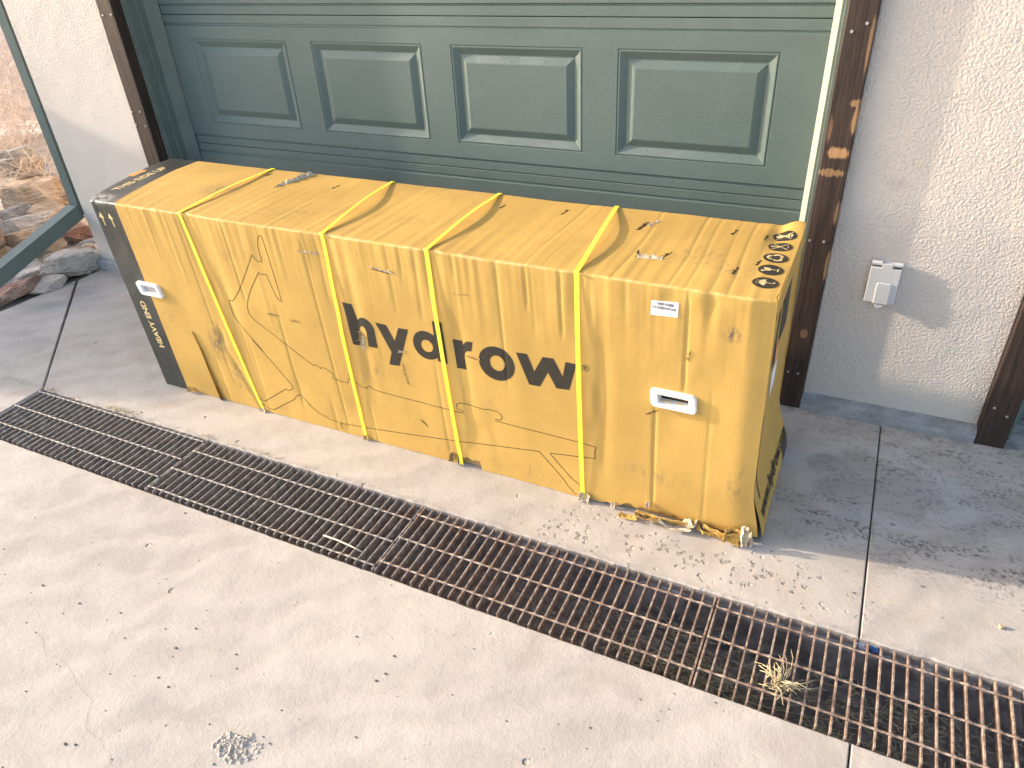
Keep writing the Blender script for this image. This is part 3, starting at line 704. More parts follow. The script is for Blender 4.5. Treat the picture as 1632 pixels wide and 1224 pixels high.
# the name in heavy rounded lower-case lettering
def word():
    L = {}
    # h
    L['h'] = [[(-.351, .393), (-.317, .393), (-.317, .440)] + arc(-.3035, .449, .0145, 180, 0, 10, .019)[0:] + [(-.289, .396), (-.255, .397), (-.255, .450)] + arc(-.292, .455, .037, 0, 118, 10, .043) + [(-.322, .484), (-.333, .541), (-.366, .542)]]
    # fix: stem and shoulder
    L['h'] = [[(-.352, .392), (-.317, .393), (-.318, .438)] + arc(-.304, .447, .0145, 180, 0, 8, .020) + [(-.291, .396), (-.255, .398), (-.256, .452)] + arc(-.293, .455, .037, 0, 110, 10, .045) + [(-.319, .486), (-.330, .541), (-.366, .542)]]
    L['y'] = [[(-.248, .492), (-.208, .491), (-.184, .439), (-.163, .489), (-.127, .490), (-.181, .347), (-.219, .345), (-.203, .394)]]
    dcx, dcy = -.066, .447
    L['d'] = [[(-.036, .538), (-.003, .539), (.003, .396), (-.030, .398), (-.031, .409)] + arc(dcx, dcy, .049, -62, -298, 26, .050)[1:] + [(-.035, .487)], arc(dcx + .001, dcy - .002, .0215, 0, 350, 18, .0215)]
    L['r'] = [[(.034, .387), (.066, .387), (.063, .434)] + arc(.086, .434, .0225, 175, 80, 8, .024) + [(.098, .491)] + arc(.090, .462, .030, 80, 130, 5, .030) + [(.062, .473), (.061, .487), (.028, .487)]]
    L['o'] = [arc(.173, .434, .059, 0, 355, 40, .0585), arc(.1755, .4365, .0245, 0, 350, 22, .0265)]
    L['w'] = [[(.239, .487), (.273, .489), (.294, .434), (.322, .489), (.355, .491), (.382, .436), (.391, .487), (.424, .487), (.402, .396), (.362, .392), (.337, .440), (.310, .386), (.276, .385)]]
    return L
lg = bpy.data.objects.new('printed_name', None); scn.collection.objects.link(lg); lg.parent = box; lg['label'] = 'black printed word hydrow'
for k, pl in word().items(): decal('letter_' + k, pl, S_front, INK, lg, .004, .01, .0005)
rx, rz = .4505, .480
decal('trademark_sign', [arc(rx, rz, .0105, 0, 352, 24), arc(rx, rz, .0088, 0, 350, 22)], S_front, INK, lg, .004, .01, .0005)
text('trademark_sign', 'R', .014, (rx - .0045, rz - .005, 0), S_front, INK, lg, .004, .01, .0005, .0003)
# outline drawing of the rowing machine
def px(cx_, cy_, k, pts): return [(cx_ + u / k, cy_ + v / k) for u, v in pts]
A = px(360, 370, 6.44, [(22, 710), (45, 703), (60, 712), (90, 680), (130, 610), (180, 480), (270, 228), (296, 268), (320, 295), (372, 308), (350, 230), (330, 160), (322, 110), (328, 50), (342, 34), (358, 36), (372, 62), (430, 235), (577, 712), (555, 705), (520, 665), (480, 580), (445, 510), (415, 438), (375, 431), (345, 425), (337, 408), (300, 490), (262, 570), (235, 650), (220, 720), (222, 780), (235, 830), (265, 875), (315, 920), (500, 1055)])
A += px(380, 540, 5.1, [(330, 0), (530, 155), (610, 215), (625, 210), (645, 215), (660, 230), (667, 245), (680, 232), (705, 238), (735, 258), (762, 280), (770, 300), (768, 322), (830, 342), (893, 360), (890, 338), (910, 318), (888, 293)])
A2 = px(380, 540, 5.1, [(955, 350), (985, 378), (1010, 396), (1048, 402), (1052, 385), (1072, 390), (1100, 415), (1300, 470), (1632, 553)])
A2 += px(660, 600, 5.1, [(300, 272), (395, 297), (400, 280), (350, 258), (343, 240), (350, 222), (375, 214), (410, 222), (570, 268), (600, 265), (680, 288), (700, 305), (716, 325), (712, 345), (695, 356), (665, 350), (660, 362), (1000, 448), (1350, 535), (1475, 572), (1480, 590), (1470, 598), (1472, 655), (1478, 665), (1280, 642), (1105, 622), (1110, 632), (1200, 735), (1290, 835), (1310, 845), (1370, 902)])
A3 = px(660, 600, 5.1, [(1350, 958), (1310, 948), (1240, 872), (1228, 850), (1130, 735), (1015, 608), (500, 545), (0, 475)])
A3 += px(380, 540, 5.1, [(1040, 722), (860, 690), (800, 674), (740, 650), (660, 605), (600, 555), (550, 502), (515, 465), (495, 455), (462, 472), (466, 486), (295, 573), (262, 570), (225, 550), (180, 520), (150, 488), (140, 465), (152, 458), (172, 485), (215, 507), (390, 405), (410, 420), (446, 402), (438, 378), (280, 195), (105, 0)])
A3 += px(360, 370, 6.44, [(385, 1224), (150, 960), (90, 890), (65, 850), (45, 790), (22, 710)])
def stroke(name, paths, wd, mat, parent, surf, off=.0005, label=None):
    m = MB()
    for pts in paths:
        P = []
        for a, b in zip(pts, pts[1:]):
            d = math.hypot(b[0] - a[0], b[1] - a[1]); n = max(1, int(d / .007))
            for k in range(n): P.append((a[0] + (b[0] - a[0]) * k / n, a[1] + (b[1] - a[1]) * k / n))
        P.append(pts[-1]); base = len(m.v)
        for i, p in enumerate(P):
            q0, q1 = P[max(0, i - 1)], P[min(len(P) - 1, i + 1)]; dx, dy = q1[0] - q0[0], q1[1] - q0[1]; l = math.hypot(dx, dy) or 1
            nx, ny = -dy / l * wd / 2, dx / l * wd / 2
            m.v += [surf(p[0] + nx, p[1] + ny, off), surf(p[0] - nx, p[1] - ny, off)]
        for i in range(len(P) - 1): m.f.append((base + 2 * i, base + 2 * i + 1, base + 2 * i + 3, base + 2 * i + 2)); m.m.append(0)
    o = link(name, m.mesh(name), mat, parent)
    if label: o['label'] = label
    return o
fr = lambda pts: [(lambda p: (p.x, max(.006, p.z)))(at(u, v, 'y', BY)) for u, v in pts]
stroke('printed_drawing', [fr(A), fr(A2), fr(A3)], .0022, INKDK, box, S_front, label='thin line drawing of a rowing machine')
# black band lettering
text('band_lettering', 'HEAVY END', .038, (-1.291, .184, math.radians(97)), S_front, INKT, box, .006, .02, .0005, .0012, 1.0, 'vertical words HEAVY END', .98)
for dx in (0, .046):
    c_ = -1.381 + dx
    decal('band_arrow', [[(c_ + .004, .674), (c_ + .009, .674), (c_ + .005, .702), (c_ + .013, .701), (c_ - .001, .724), (c_ - .010, .703), (c_ - .001, .7025)]], S_front, INKT, box)
text('band_lettering', 'THIS SIDE UP', .044, (-1.398, .330, math.radians(97.5)), S_top, INKT, box, .006, .01, .0006, .0015, 1.0, 'words THIS SIDE UP', 1.06)
decal('orange_sticker', [[(-1.512, .468), (-1.482, .472), (-1.490, .545), (-1.520, .54)]], S_top, ORNG, box, off=.0006)
# handling symbols
def sym(cy_, kind):
    c0, r = .877, .0305
    d = decal('handling_symbol', [arc(c0, cy_, r, 0, 354, 40)], S_top, INK, box, .004, .01, .0010)
    T = lambda pts: [(c0 - v, cy_ + u) for u, v in pts]       # up in the symbol points to the left end
    def ln(a, b, wd=.0028):
        l = math.hypot(b[0] - a[0], b[1] - a[1]); nx, ny = -(b[1] - a[1]) / l * wd / 2, (b[0] - a[0]) / l * wd / 2
        return [(a[0] + nx, a[1] + ny), (b[0] + nx, b[1] + ny), (b[0] - nx, b[1] - ny), (a[0] - nx, a[1] - ny)]
    S = []
    if kind == 'umbrella':
        S += [arc(0, -.002, .017, 180, 0, 12) + [(.0113, .001), (.0057, -.003), (0, .001), (-.0057, -.003), (-.0113, .001)], ln((0, 0), (0, -.021)), ln((0, -.021), (.006, -.022)), ln((.006, -.022), (.007, -.018))]
        for u, v in ((-.009, .022), (0, .024), (.009, .021), (-.004, .0185), (.005, .0185)): S.append(ln((u, v), (u - .001, v - .004), .0018))
    elif kind == 'glass':
        S += [[(-.010, .018), (-.003, .012), (.001, .016), (.010, .018), (.009, .003), (.0015, -.003), (-.007, .002)], ln((.001, -.002), (.001, -.016)), ln((-.008, -.018), (.010, -.018), .003), [(-.015, .018), (-.012, .023), (-.006, .021), (-.010, .012)]]
    elif kind == 'recycle':
        for a0 in (90, 210, 330):
            rot_ = lambda p, a=math.radians(a0 - 90): (p[0] * math.cos(a) - p[1] * math.sin(a), p[0] * math.sin(a) + p[1] * math.cos(a))
            S.append([rot_(p) for p in [(-.0155, .009), (-.008, .022), (.006, .022), (.008, .019), (.011, .021), (.013, .009), (.002, .012), (.0045, .0135), (.003, .016), (-.004, .016), (-.0085, .006)]])
    elif kind == 'hook':
        S += [ln((-.019, -.019), (.019, .019)), ln((-.019, .019), (.019, -.019)), ln((0, .018), (0, 0), .005), [(-.006, .024), (.006, .024), (.003, .014), (-.003, .014)], ln((-.009, -.02), (.009, -.02), .002)]
    else:
        S += [ln((-.019, -.019), (.019, .019)), ln((-.019, .019), (.019, -.019)), [(-.007, .02), (.006, .022), (.008, .008), (0, .004), (-.005, .01)], [(-.012, -.008), (.010, -.008), (.012, -.013), (-.012, -.013)], [(-.008, -.016), (.010, -.016), (.008, -.021), (-.008, -.02)], arc(0, -.001, .004, 0, 340, 10)]
    for pl in S: decal('symbol_shape', [T(pl)], S_top, INKT, d, .004, .01, .0016)
for cy_, kd in ((.316, 'umbrella'), (.393, 'glass'), (.470, 'recycle'), (.548, 'hook'), (.625, 'person')): sym(cy_, kd)
# web address on the end flap
S_end = lambda a, b, o: (endx(a, b) + .002 + o, a, b)
text('end_lettering', 'www.hydrow.com', .068, (.262, .062, 0), S_end, INK, box, .01, .01, .0006, .0016, 1.0, None, .86)
# barcode sticker
stk = decal('barcode_sticker', [[(.6245, .7205), (.6245, .679), (.6945, .6835), (.6935, .724)]], S_front, STICK, box, .004, .02, .0008)
def bars(x0, x1, z0, z1, seed):
    q = random.Random(seed); out = []; x = x0
    while x < x1:
        w_ = q.choice((.0006, .001, .0014)); out.append([(x, z0), (x + w_, z0), (x + w_, z1), (x, z1)]); x += w_ + q.choice((.0005, .0008, .0012))
    return out
decal('barcode', bars(.639, .682, .7105, .7175, 1) + bars(.630, .688, .6995, .7065, 2), S_front, BARC, stk, .01, .02, .0012)
decal('small_print', [[(x, z), (x + l, z), (x + l, z + .0013), (x, z + .0013)] for z, x, l in [(.7080, .642, .012), (.7080, .657, .018), (.6970, .634, .014), (.6970, .652, .026), (.6925, .630, .05), (.6895, .632, .053), (.6865, .66, .028)]], S_front, FAINT, stk, .01, .02, .0012)
# hand hold frames
def rrect(x0, x1, z0, z1, r, n=5):
    P = []
    for cx_, cz_, a in ((x1 - r, z1 - r, 0), (x0 + r, z1 - r, 90), (x0 + r, z0 + r, 180), (x1 - r, z0 + r, 270)):
        for k in range(n + 1):
            t = math.radians(a + 90 * k / n); P.append((cx_ + r * math.cos(t), cz_ + r * math.sin(t)))
    return P
for (nm, x0, x1, z0, z1), sl, fm in zip(handles, slots, (SLOTSHADE, GREYP)):
    m = MB(); sc_ = lambda g, q: rrect(x0 + g, x1 - g, z0 + g, z1 - g, q)
    si = lambda g, q: rrect(sl[0] - g, sl[1] + g, sl[2] - g, sl[3] + g, q)
    rings = [(sc_(-.001, .013), .000), (sc_(0, .012), -.0095), (sc_(.0015, .0105), -.0115), (sc_(.005, .008), -.012), (si(.003, .005), -.012), (si(.001, .004), -.0105), (si(-.003, .003), .012)]
    yb = BY + min(dfront(inv_front(x, z), z) for x in (x0, x1) for z in (z0, z1)) + .001
    R_ = [[(x + .002 * (z - z0) / (z1 - z0) * (-3 if nm == 'R' else -6), yb + d, z) for x, z in rg] for rg, d in rings]
    n = len(R_[0])
    for a, b in zip(R_, R_[1:]): m.add(a + b, [(k, (k + 1) % n, n + (k + 1) % n, n + k) for k in range(n)])
    h = m.build('handle_frame', WHITE, box, smooth=False)
    for p in h.data.polygons: p.use_smooth = True
    f = MB(); yy = yb + (.013 if nm == 'R' else -.002); f.add([(sl[0] - .002, yy, sl[2] - .002), (sl[1] + .002, yy, sl[2] - .002), (sl[1] + .002, yy, sl[3] + .002), (sl[0] - .002, yy, sl[3] + .002)], [(0, 1, 2, 3)])
    f.build('slot_back', fm, h)
# straps
def strap(xt, xb, xk, bow_top, bow_front, tw, lbl):
    """one band: down the front, over the top, slack where the photo shows it slack"""
    W, th = .0145, .0009; c = []
    for i in range(25):
        t = i / 24; z = .004 + (BH - .006) * t; x = xb + (xt - xb) * t
        c.append((x, BY + dfront(inv_front(x, z), z) - .0035 - bow_front * math.sin(math.pi * min(1, t)) ** .8, z, Vector((0, -1, 0))))
    for k in range(1, 4):
        a = math.pi / 2 * k / 4; c.append((xt, BY + .004 - .009 * math.cos(a), BH - .004 + .009 * math.sin(a), Vector((0, -math.cos(a), math.sin(a)))))
    for i in range(25):
        t = i / 24; y = BY + .006 + (BW - .010) * t; b = bow_top * math.sin(math.pi * t) ** 1.2; x = xt + (xk - xt) * t + .010 * bow_top / .02 * math.sin(math.pi * t)
        nv = Vector((tw * math.sin(math.pi * t), 0, 1)).normalized()
        c.append((x, y, BH + dtop(inv_top(x, y), y) + .0025 + b, nv))
    for k in range(1, 3):
        a = math.pi / 2 * k / 2; c.append((xk, BY + BW - .002 + .006 * math.sin(a), BH - .003 + .006 * math.cos(a), Vector((0, math.sin(a), math.cos(a)))))
    for i in range(1, 6): c.append((xk, BY + BW + .004, (BH - .005) * (1 - i / 5) + .004, Vector((0, 1, 0))))
    m = MB(); P = [Vector(q[:3]) for q in c]; S = []
    for i, (p, q) in enumerate(zip(P, c)):
        d = (P[min(i + 1, len(P) - 1)] - P[max(0, i - 1)]).normalized(); nv = q[3]; sd_ = d.cross(nv).normalized(); nv = sd_.cross(d).normalized()
        S.append([p - sd_ * W / 2 - nv * th / 2, p + sd_ * W / 2 - nv * th / 2, p + sd_ * W / 2 + nv * th / 2, p - sd_ * W / 2 + nv * th / 2])
    loft(m, S); o = m.build('strap', STRAP, box); o['label'] = lbl
strap(-.976, -.847, -.998, .007, .003, -.15, 'leftmost yellow strap, slanting')
strap(-.392, -.373, -.455, .016, .004, -.3, 'second yellow strap from the left')
strap(-.026, .013, -.034, .014, .004, -.3, 'third yellow strap from the left')
strap(.424, .446, .369, .017, .005, -.3, 'rightmost yellow strap with slack over the top')
# torn and crumpled bits
def scrap(cx_, cy_, cz_, sx, sy, rot_, mat, curl, seed, name='torn_flap', n=8):
    q = random.Random(seed); m = MB(); g = []; M_ = Euler(rot_).to_matrix(); ox, oy = q.uniform(0, 50), q.uniform(0, 50)
    for i in range(n + 1):
        for j in range(n + 1):
            u, v = i / n - .5, j / n - .5; ed = 1 - .35 * abs(noise.noise((ox + u * 5, v * 5, 0)))
            p = Vector((u * sx * ed, v * sy * ed, curl * (u * u * 4) + curl * .8 * noise.noise((ox + u * 4, oy + v * 4, 1)) + .12 * min(sx, sy) * noise.noise((ox + u * 11, oy + v * 11, 3))))
            g.append(Vector((cx_, cy_, cz_)) + M_ @ p)
    m.add(g, [(i * (n + 1) + j, (i + 1) * (n + 1) + j, (i + 1) * (n + 1) + j + 1, i * (n + 1) + j + 1) for i in range(n) for j in range(n)])
    me = m.mesh(name); bm = bmesh.new(); bm.from_mesh(me); bmesh.ops.solidify(bm, geom=bm.faces[:], thickness=.0012); bm.to_mesh(me); bm.free()
    return link(name, me, mat, box)
PI = math.pi
scrap(.70, .196, .022, .16, .045, (-1.0, 0, .02), CARD, .006, 21, n=14); scrap(.87, .200, .020, .11, .05, (-1.2, .05, .03), CARD, .010, 22, n=12)
scrap(.655, .190, .014, .075, .035, (-.5, .1, .15), CARDIN, .01, 1); scrap(.60, .185, .006, .06, .025, (-.1, 0, .05), CARD, .004, 2)
scrap(.74, .188, .010, .10, .030, (-.35, .1, .05), PAPER, .012, 3); scrap(.785, .198, .022, .03, .05, (-1.1, .3, .4), PAPER, .02, 4)
scrap(.83, .200, .012, .06, .026, (-.9, .1, 0), CARD, .012, 5); scrap(.90, .203, .028, .05, .055, (1.4, .2, .3), CARD, .014, 6)
scrap(.93, .205, .035, .020, .065, (1.3, .1, .8), PAPER, .015, 7); scrap(.948, .222, .016, .016, .05, (1.0, .6, 1.2), PAPER, .01, 8)
scrap(.652, .212, .050, .012, .022, (1.4, 0, .1), PAPER, .006, 9); scrap(.452, .211, .014, .035, .03, (1.2, .1, .1), PAPER, .014, 10)
scrap(-.02, .216, .025, .018, .035, (1.3, .2, .1), CARDIN, .01, 11); scrap(.545, .212, .012, .012, .02, (1.3, .1, 0), PAPER, .006, 12)
scrap(-.845, .213, .006, .03, .014, (1.2, .1, 0), PAPER, .006, 13); scrap(-.37, .213, .010, .018, .016, (1.2, .1, 0), CARDIN, .006, 14)
scrap(-1.21, .211, .012, .035, .02, (1.3, 0, 0), CARDIN, .008, 16)
def gash(name, surf, cx_, cy_, L, wd, ang, mat, seed, rise=.002, n=14):
    """ragged tear with lifted fibres"""
    q = random.Random(seed); m = MB()
    for k in range(n):
        t = (k + .5) / n - .5; x = cx_ + math.cos(ang) * t * L; y = cy_ + math.sin(ang) * t * L
        l = 1.5 * wd * q.uniform(.4, 1.4); a = ang + q.uniform(.6, 2.4); b = L / n * q.uniform(.6, 1.2)
        p = [(x - math.cos(ang) * b, y - math.sin(ang) * b, .0006), (x + math.cos(ang) * b, y + math.sin(ang) * b, .0006), (x + math.cos(a) * l, y + math.sin(a) * l, rise * q.uniform(.4, 1.6)), (x + math.cos(a) * l * .7 - math.cos(ang) * b, y + math.sin(a) * l * .7 - math.sin(ang) * b, rise * q.uniform(.2, 1.2))]
        m.add([surf(*v) for v in p], [(0, 1, 2, 3)])
    return link(name, m.mesh(name), mat, box)
gash('tear', S_top, -.81, .62, .15, .012, 1.35, PAPER, 1, .010); gash('tear', S_top, -.815, .60, .13, .010, 1.35, INKDK, 2, .001); gash('tear', S_top, -.80, .64, .10, .014, 1.3, PAPER, 31, .012)
gash('tear', S_top, .575, .36, .065, .010, .1, PAPER, 3, .006); gash('tear', S_top, .540, .385, .05, .008, 1.9, INKDK, 4, .001); gash('tear', S_top, .612, .39, .05, .008, 1.2, INKDK, 5, .001)
gash('tear', S_top, .497, .575, .06, .007, 1.4, INKDK, 6, .002); gash('tear', S_top, .52, .60, .05, .006, 1.2, PAPER, 66, .004)
for i, (tx, ty) in enumerate([(.748, .61), (-.62, .60), (-.96, .64), (.235, .62), (.845, .43), (.835, .6), (.03, .60), (.80, .36)]): gash('tear', S_top, tx, ty, .035, .005, 1.45, INKDK, 20 + i, .001, 5)
def fg(u, v): p = at(u, v, 'y', BY); return p.x, p.z
for (u, v, L, wd, ang, mt, s, rs) in [(490, 404, .075, .006, -.06, PAPER, 7, .003), (490, 404, .07, .004, -.06, INKDK, 8, .0008), (608, 432, .075, .007, -.1, PAPER, 9, .003), (606, 433, .06, .004, -.1, INKDK, 10, .0008),
        (580, 546, .05, .012, 1.5, PAPER, 11, .006), (577, 540, .05, .010, 1.6, CARDIN, 12, .008), (755, 572, .05, .006, -.1, CARDIN, 13, .003), (647, 595, .08, .005, 1.7, CARDIN, 14, .002), (640, 562, .03, .006, .3, PAPER, 15, .003),
        (735, 470, .05, .003, .1, CARDIN, 16, .001), (436, 503, .05, .006, .05, CARDIN, 17, .002), (470, 513, .04, .006, .05, CARDIN, 18, .002), (676, 675, .03, .004, -.7, INKDK, 19, .001), (545, 678, .03, .006, 1.5, CARDIN, 20, .005),
        (1100, 568, .03, .005, 1.4, CARDIN, 22, .003), (1040, 658, .03, .004, .6, INKDK, 23, .001)]:
    x, z = fg(u, v); gash('tear', S_front, x, z, L, wd, ang, mt, s, rs)
# long peeled split low on the left
m = MB()
for k, (dx, wd) in enumerate([(0, .006), (.009, .004), (.016, .006)]):
    P = [fg(*q) for q in [(307, 528), (322, 560), (333, 590), (346, 622), (353, 637)]]; base = len(m.v)
    for i, (x, z) in enumerate(P):
        wv = wd * (.4 + i / 4); m.v += [S_front(x + dx * i / 4 - wv, z, .0006), S_front(x + dx * i / 4 + wv * .3, z, .0035 + .0012 * i + .001 * k)]
    for i in range(4): m.f.append((base + 2 * i, base + 2 * i + 1, base + 2 * i + 3, base + 2 * i + 2)); m.m.append(0)
link('peeled_strip', m.mesh('peeled_strip'), CARD, box)

# ------------------------------------------------------------------ small litter on the concrete
def blob(bm, c, r, seed, sub=2, flat=1.):
    M_ = Matrix.Translation(c) @ Matrix.Diagonal((r[0], r[1], r[2], 1)); g = bmesh.ops.create_icosphere(bm, subdivisions=sub, radius=1, matrix=Matrix.Identity(4))
    for v in g['verts']:
        d = 1 + .32 * noise.noise(v.co * 1.7 + Vector((seed, 0, 0))) + .12 * noise.noise(v.co * 5 + Vector((0, seed, 0)))
        v.co = M_ @ (v.co * d)
def rockmesh(c, r, rz_, seed, sub=4, tilt=(0, 0)):
    """angular split stone: a lumpy ball cut by random planes"""
    bm = bmesh.new(); bmesh.ops.create_icosphere(bm, subdivisions=sub, radius=1); q = random.Random(seed)
    pl = []
    for _ in range(9):
        n_ = Vector((q.gauss(0, 1), q.gauss(0, 1), q.gauss(0, .6))).normalized(); pl.append((n_, q.uniform(.55, .85)))
    pl.append((Vector((q.uniform(-.2, .2), q.uniform(-.2, .2), 1)).normalized(), .55)); pl.append((Vector((0, 0, -1)), .5))
    M_ = Matrix.Translation(c) @ Matrix.Rotation(rz_, 4, 'Z') @ Euler((tilt[0], tilt[1], 0)).to_matrix().to_4x4() @ Matrix.Diagonal((r[0], r[1], r[2] * 1.6, 1))
    for v in bm.verts:
        p = v.co.copy()
        for n_, d in pl:
            e = p.dot(n_) - d
            if e > 0: p -= n_ * e * .94
        p *= 1 + .10 * noise.noise(p * 2.6 + Vector((seed, 0, 0))) + .07 * noise.noise(Vector((p.x, p.y, p.z * 2.5)) * 6 + Vector((0, seed, 0))) + .035 * noise.noise(p * 17 + Vector((0, seed, 3)))
        v.co = M_ @ p
    me = bpy.data.meshes.new('rock'); bm.to_mesh(me); bm.free()
    return me
# pale stalk lying across the second grate
m = MB(); a, b = at(515, 853, 'z', .004), at(578, 880, 'z', .004); m.tube([a, a.lerp(b, .3) + Vector((0, .003, .001)), a.lerp(b, .7) + Vector((0, .002, .002)), b], [.0018, .0028, .0025, .0015], 6)
tag(m.build('straw_stalk', plain('pale_stalk', (.70, .66, .48), .6), smooth=True), 'pale straight straw stalk lying across the second grate section', 'straw')
# dry grass tuft
c0 = at(1240, 1095, 'z', .0); m = MB(); q = random.Random(5)
for k in range(46):
    a = q.uniform(0, 2 * PI); L = q.uniform(.015, .055); z = q.uniform(.0, .035); s = c0 + Vector((q.gauss(0, .008), q.gauss(0, .008), .006))
    e = s + Vector((math.cos(a) * L, math.sin(a) * L, z)); mid = s.lerp(e, .5) + Vector((q.uniform(-.01, .01), q.uniform(-.01, .01), q.uniform(0, .015)))
    m.tube([s, mid, e], [.0018, .0015, .0008], 5)
for k in range(8):
    a = q.uniform(-.3, 2.2); L = q.uniform(.05, .12); s = c0 + Vector((0, 0, .005)); P = [s + Vector((math.cos(a + .5 * t) * L * t, math.sin(a + .5 * t) * L * t, .012 * math.sin(3 * t))) for t in (0, .25, .5, .75, 1)]
    m.tube(P, [.0011, .001, .0009, .0007, .0005], 5)
tag(m.build('grass_tuft', STRAW, smooth=True), 'dried pale grass tuft caught on the rightmost grate section', 'grass tuft')
# straw and leaves lying in the trench
m = MB(); q = random.Random(9)
for k in range(900):
    r_ = q.random(); x = q.gauss(.86, .16) if r_ < .5 else (q.gauss(1.3, .14) if r_ < .8 else q.uniform(.2, 2.0)); y = q.uniform(-.265, -.05) if r_ > .3 else q.gauss(-.2, .04)
    y = max(-.268, min(-.03, y)); a = q.uniform(0, PI); L = q.uniform(.015, .07); z = -.126 + q.uniform(0, .022)
    if r_ < .8: z += .03 * math.exp(-((x - .86) / .2) ** 2)
    d = Vector((math.cos(a) * L, math.sin(a) * L * .5, q.uniform(-.008, .008))); p = Vector((x, y, z)); e = p + d; e.y = max(-.27, min(-.028, e.y))
    m.tube([p, e], [.0016, .0012], 4)
tag(m.build('trench_straw', GSTRAW), 'olive dry straw and grass clippings lying in the drain under the grates', 'straw', kind='stuff')
m = MB(); q = random.Random(19); bm = bmesh.new()
for k in range(90):
    x = q.uniform(.3, 2.2); y = q.choice((q.uniform(-.275, -.25), q.uniform(-.26, -.04))); r_ = q.uniform(.004, .011); blob(bm, (x, y, -.128), (r_, r_ * q.uniform(.6, 1), r_ * .6), k, 1)
me = bpy.data.meshes.new('trench_gravel'); bm.to_mesh(me); bm.free()
tag(link('trench_gravel', me, CHAN), 'damp grey gravel lying on the drain bottom', 'gravel', kind='stuff')
# dry grass bits along the drain's back lip
m = MB(); q = random.Random(29)
for k in range(110):
    x = q.uniform(-1.82, -.3) if q.random() < .75 else q.uniform(-.3, .9); cl = q.choice((-1.80, -1.42, -1.35, -.93, -.66, None))
    if cl is not None: x = cl + q.gauss(0, .03)
    x = max(-1.822, x)
    s = Vector((x, q.uniform(-.004, .012), .0015)); a = q.uniform(-.4, 3.4); L = q.uniform(.008, .04); m.tube([s, s + Vector((math.cos(a) * L, math.sin(a) * L * .6, q.uniform(0, .012)))], [.0008, .0006], 4)
tag(m.build('drain_edge_grass', STRAW), 'short dry grass bits caught along the back lip of the drain', 'dry grass', kind='stuff')
# wrapper litter
def crumple(name, c, s, mat, seed, lbl):
    bm = bmesh.new(); bmesh.ops.create_icosphere(bm, subdivisions=3, radius=1)
    for v in bm.verts:
        d = 1 + .7 * noise.noise(v.co * 2.4 + Vector((seed, 0, 0))) + .3 * noise.noise(v.co * 6 + Vector((seed, 0, 0))); v.co = Vector(c) + Vector((v.co.x * s[0] * d, v.co.y * s[1] * d, v.co.z * s[2] * d))
    me = bpy.data.meshes.new(name); bm.to_mesh(me); bm.free(); tag(link(name, me, mat), lbl, 'litter')
p = at(1373, 1031, 'z', -.022); crumple('foil_scrap', p, (.014, .010, .009), FOIL, 3, 'crumpled silver foil scrap under the grate by the slab joint')
p = at(1395, 1036, 'z', -.022); crumple('wrapper_scrap', p, (.014, .007, .007), BLUE, 8, 'small blue wrapper scrap under the grate right of the foil')
# stones and crumbs
p = at(1597, 999, 'z', .004)
tag(link('pebble', rockmesh(p, (.010, .007, .005), .3, 77, 2), mat_rock('tan_pebble', (.45, .33, .2), (.62, .48, .32))), 'small tan pebble on the sunlit slab right of the slab joint', 'pebble')
cp = at(372, 1190, 'z', 0); m = MB(); N = 56; g = []
for i in range(N + 1):
    for j in range(N + 1):
        x = (i / N - .5) * .15; y = (j / N - .5) * .13; r_ = math.hypot(x / .060, y / .045) + .55 * noise.noise((x * 40, y * 40, 2)) + .3 * noise.noise((x * 110, y * 110, 4))
        r2 = math.hypot((x - .052) / .022, (y - .02) / .018) + .5 * noise.noise((x * 80, y * 80, 7)); k_ = max(1 - sm(.55, 1.0, r_), .6 * (1 - sm(.5, 1.0, r2)))
        h_ = k_ * (.0022 + .0075 * max(0, noise.noise((x * 95 + y * 60, y * 150 - x * 50, 8)) + .12) + .003 * noise.noise((x * 300, y * 300, 1)))
        g.append((cp.x + x, cp.y + y, h_ - .0012))
m.add(g, [(i * (N + 1) + j, (i + 1) * (N + 1) + j, (i + 1) * (N + 1) + j + 1, i * (N + 1) + j + 1) for i in range(N) for j in range(N)])
tag(m.build('mortar_crumbs', plain('pale_mortar', (.42, .385, .335), .9, .1, .25, 80)), 'pale crumbly mortar patch on the driveway at the bottom left', 'crumbs', kind='stuff')
bm = bmesh.new(); q = random.Random(13)
spots = [(628, 1045), (628, 1046), (377, 1066), (68, 933), (127, 962), (41, 1102), (568, 1015), (614, 1074), (599, 1085), (268, 1095), (104, 1186), (430, 1185), (120, 1187), (312, 1002), (280, 1033), (376, 1043), (199, 1017), (252, 1080), (567, 1175), (192, 977), (1140, 1120), (940, 1160), (1020, 1115), (1265, 925), (1360, 945), (1470, 935), (1390, 960), (225, 657), (210, 765), (295, 818)]
for u, v in spots + [(q.uniform(0, 1300), q.uniform(760, 1224)) for _ in range(95)] + [(q.uniform(1180, 1630), q.uniform(820, 1010)) for _ in range(40)]:
    c = at(u, v, 'z', 0)
    if -.30 < c.y < .006: continue
    s = q.uniform(.0009, .0022) if (u, v) not in spots else q.uniform(.002, .0038); blob(bm, (c.x, c.y, s * .3), (s * q.uniform(1, 1.8), s, s * .7), q.random() * 90, 1)
me = bpy.data.meshes.new('grit'); bm.to_mesh(me); bm.free()
tag(link('grit', me, plain('dark_grit', (.17, .145, .125), .9, .1, .4, 200)), 'dark specks of grit scattered over the concrete', 'grit', kind='stuff')
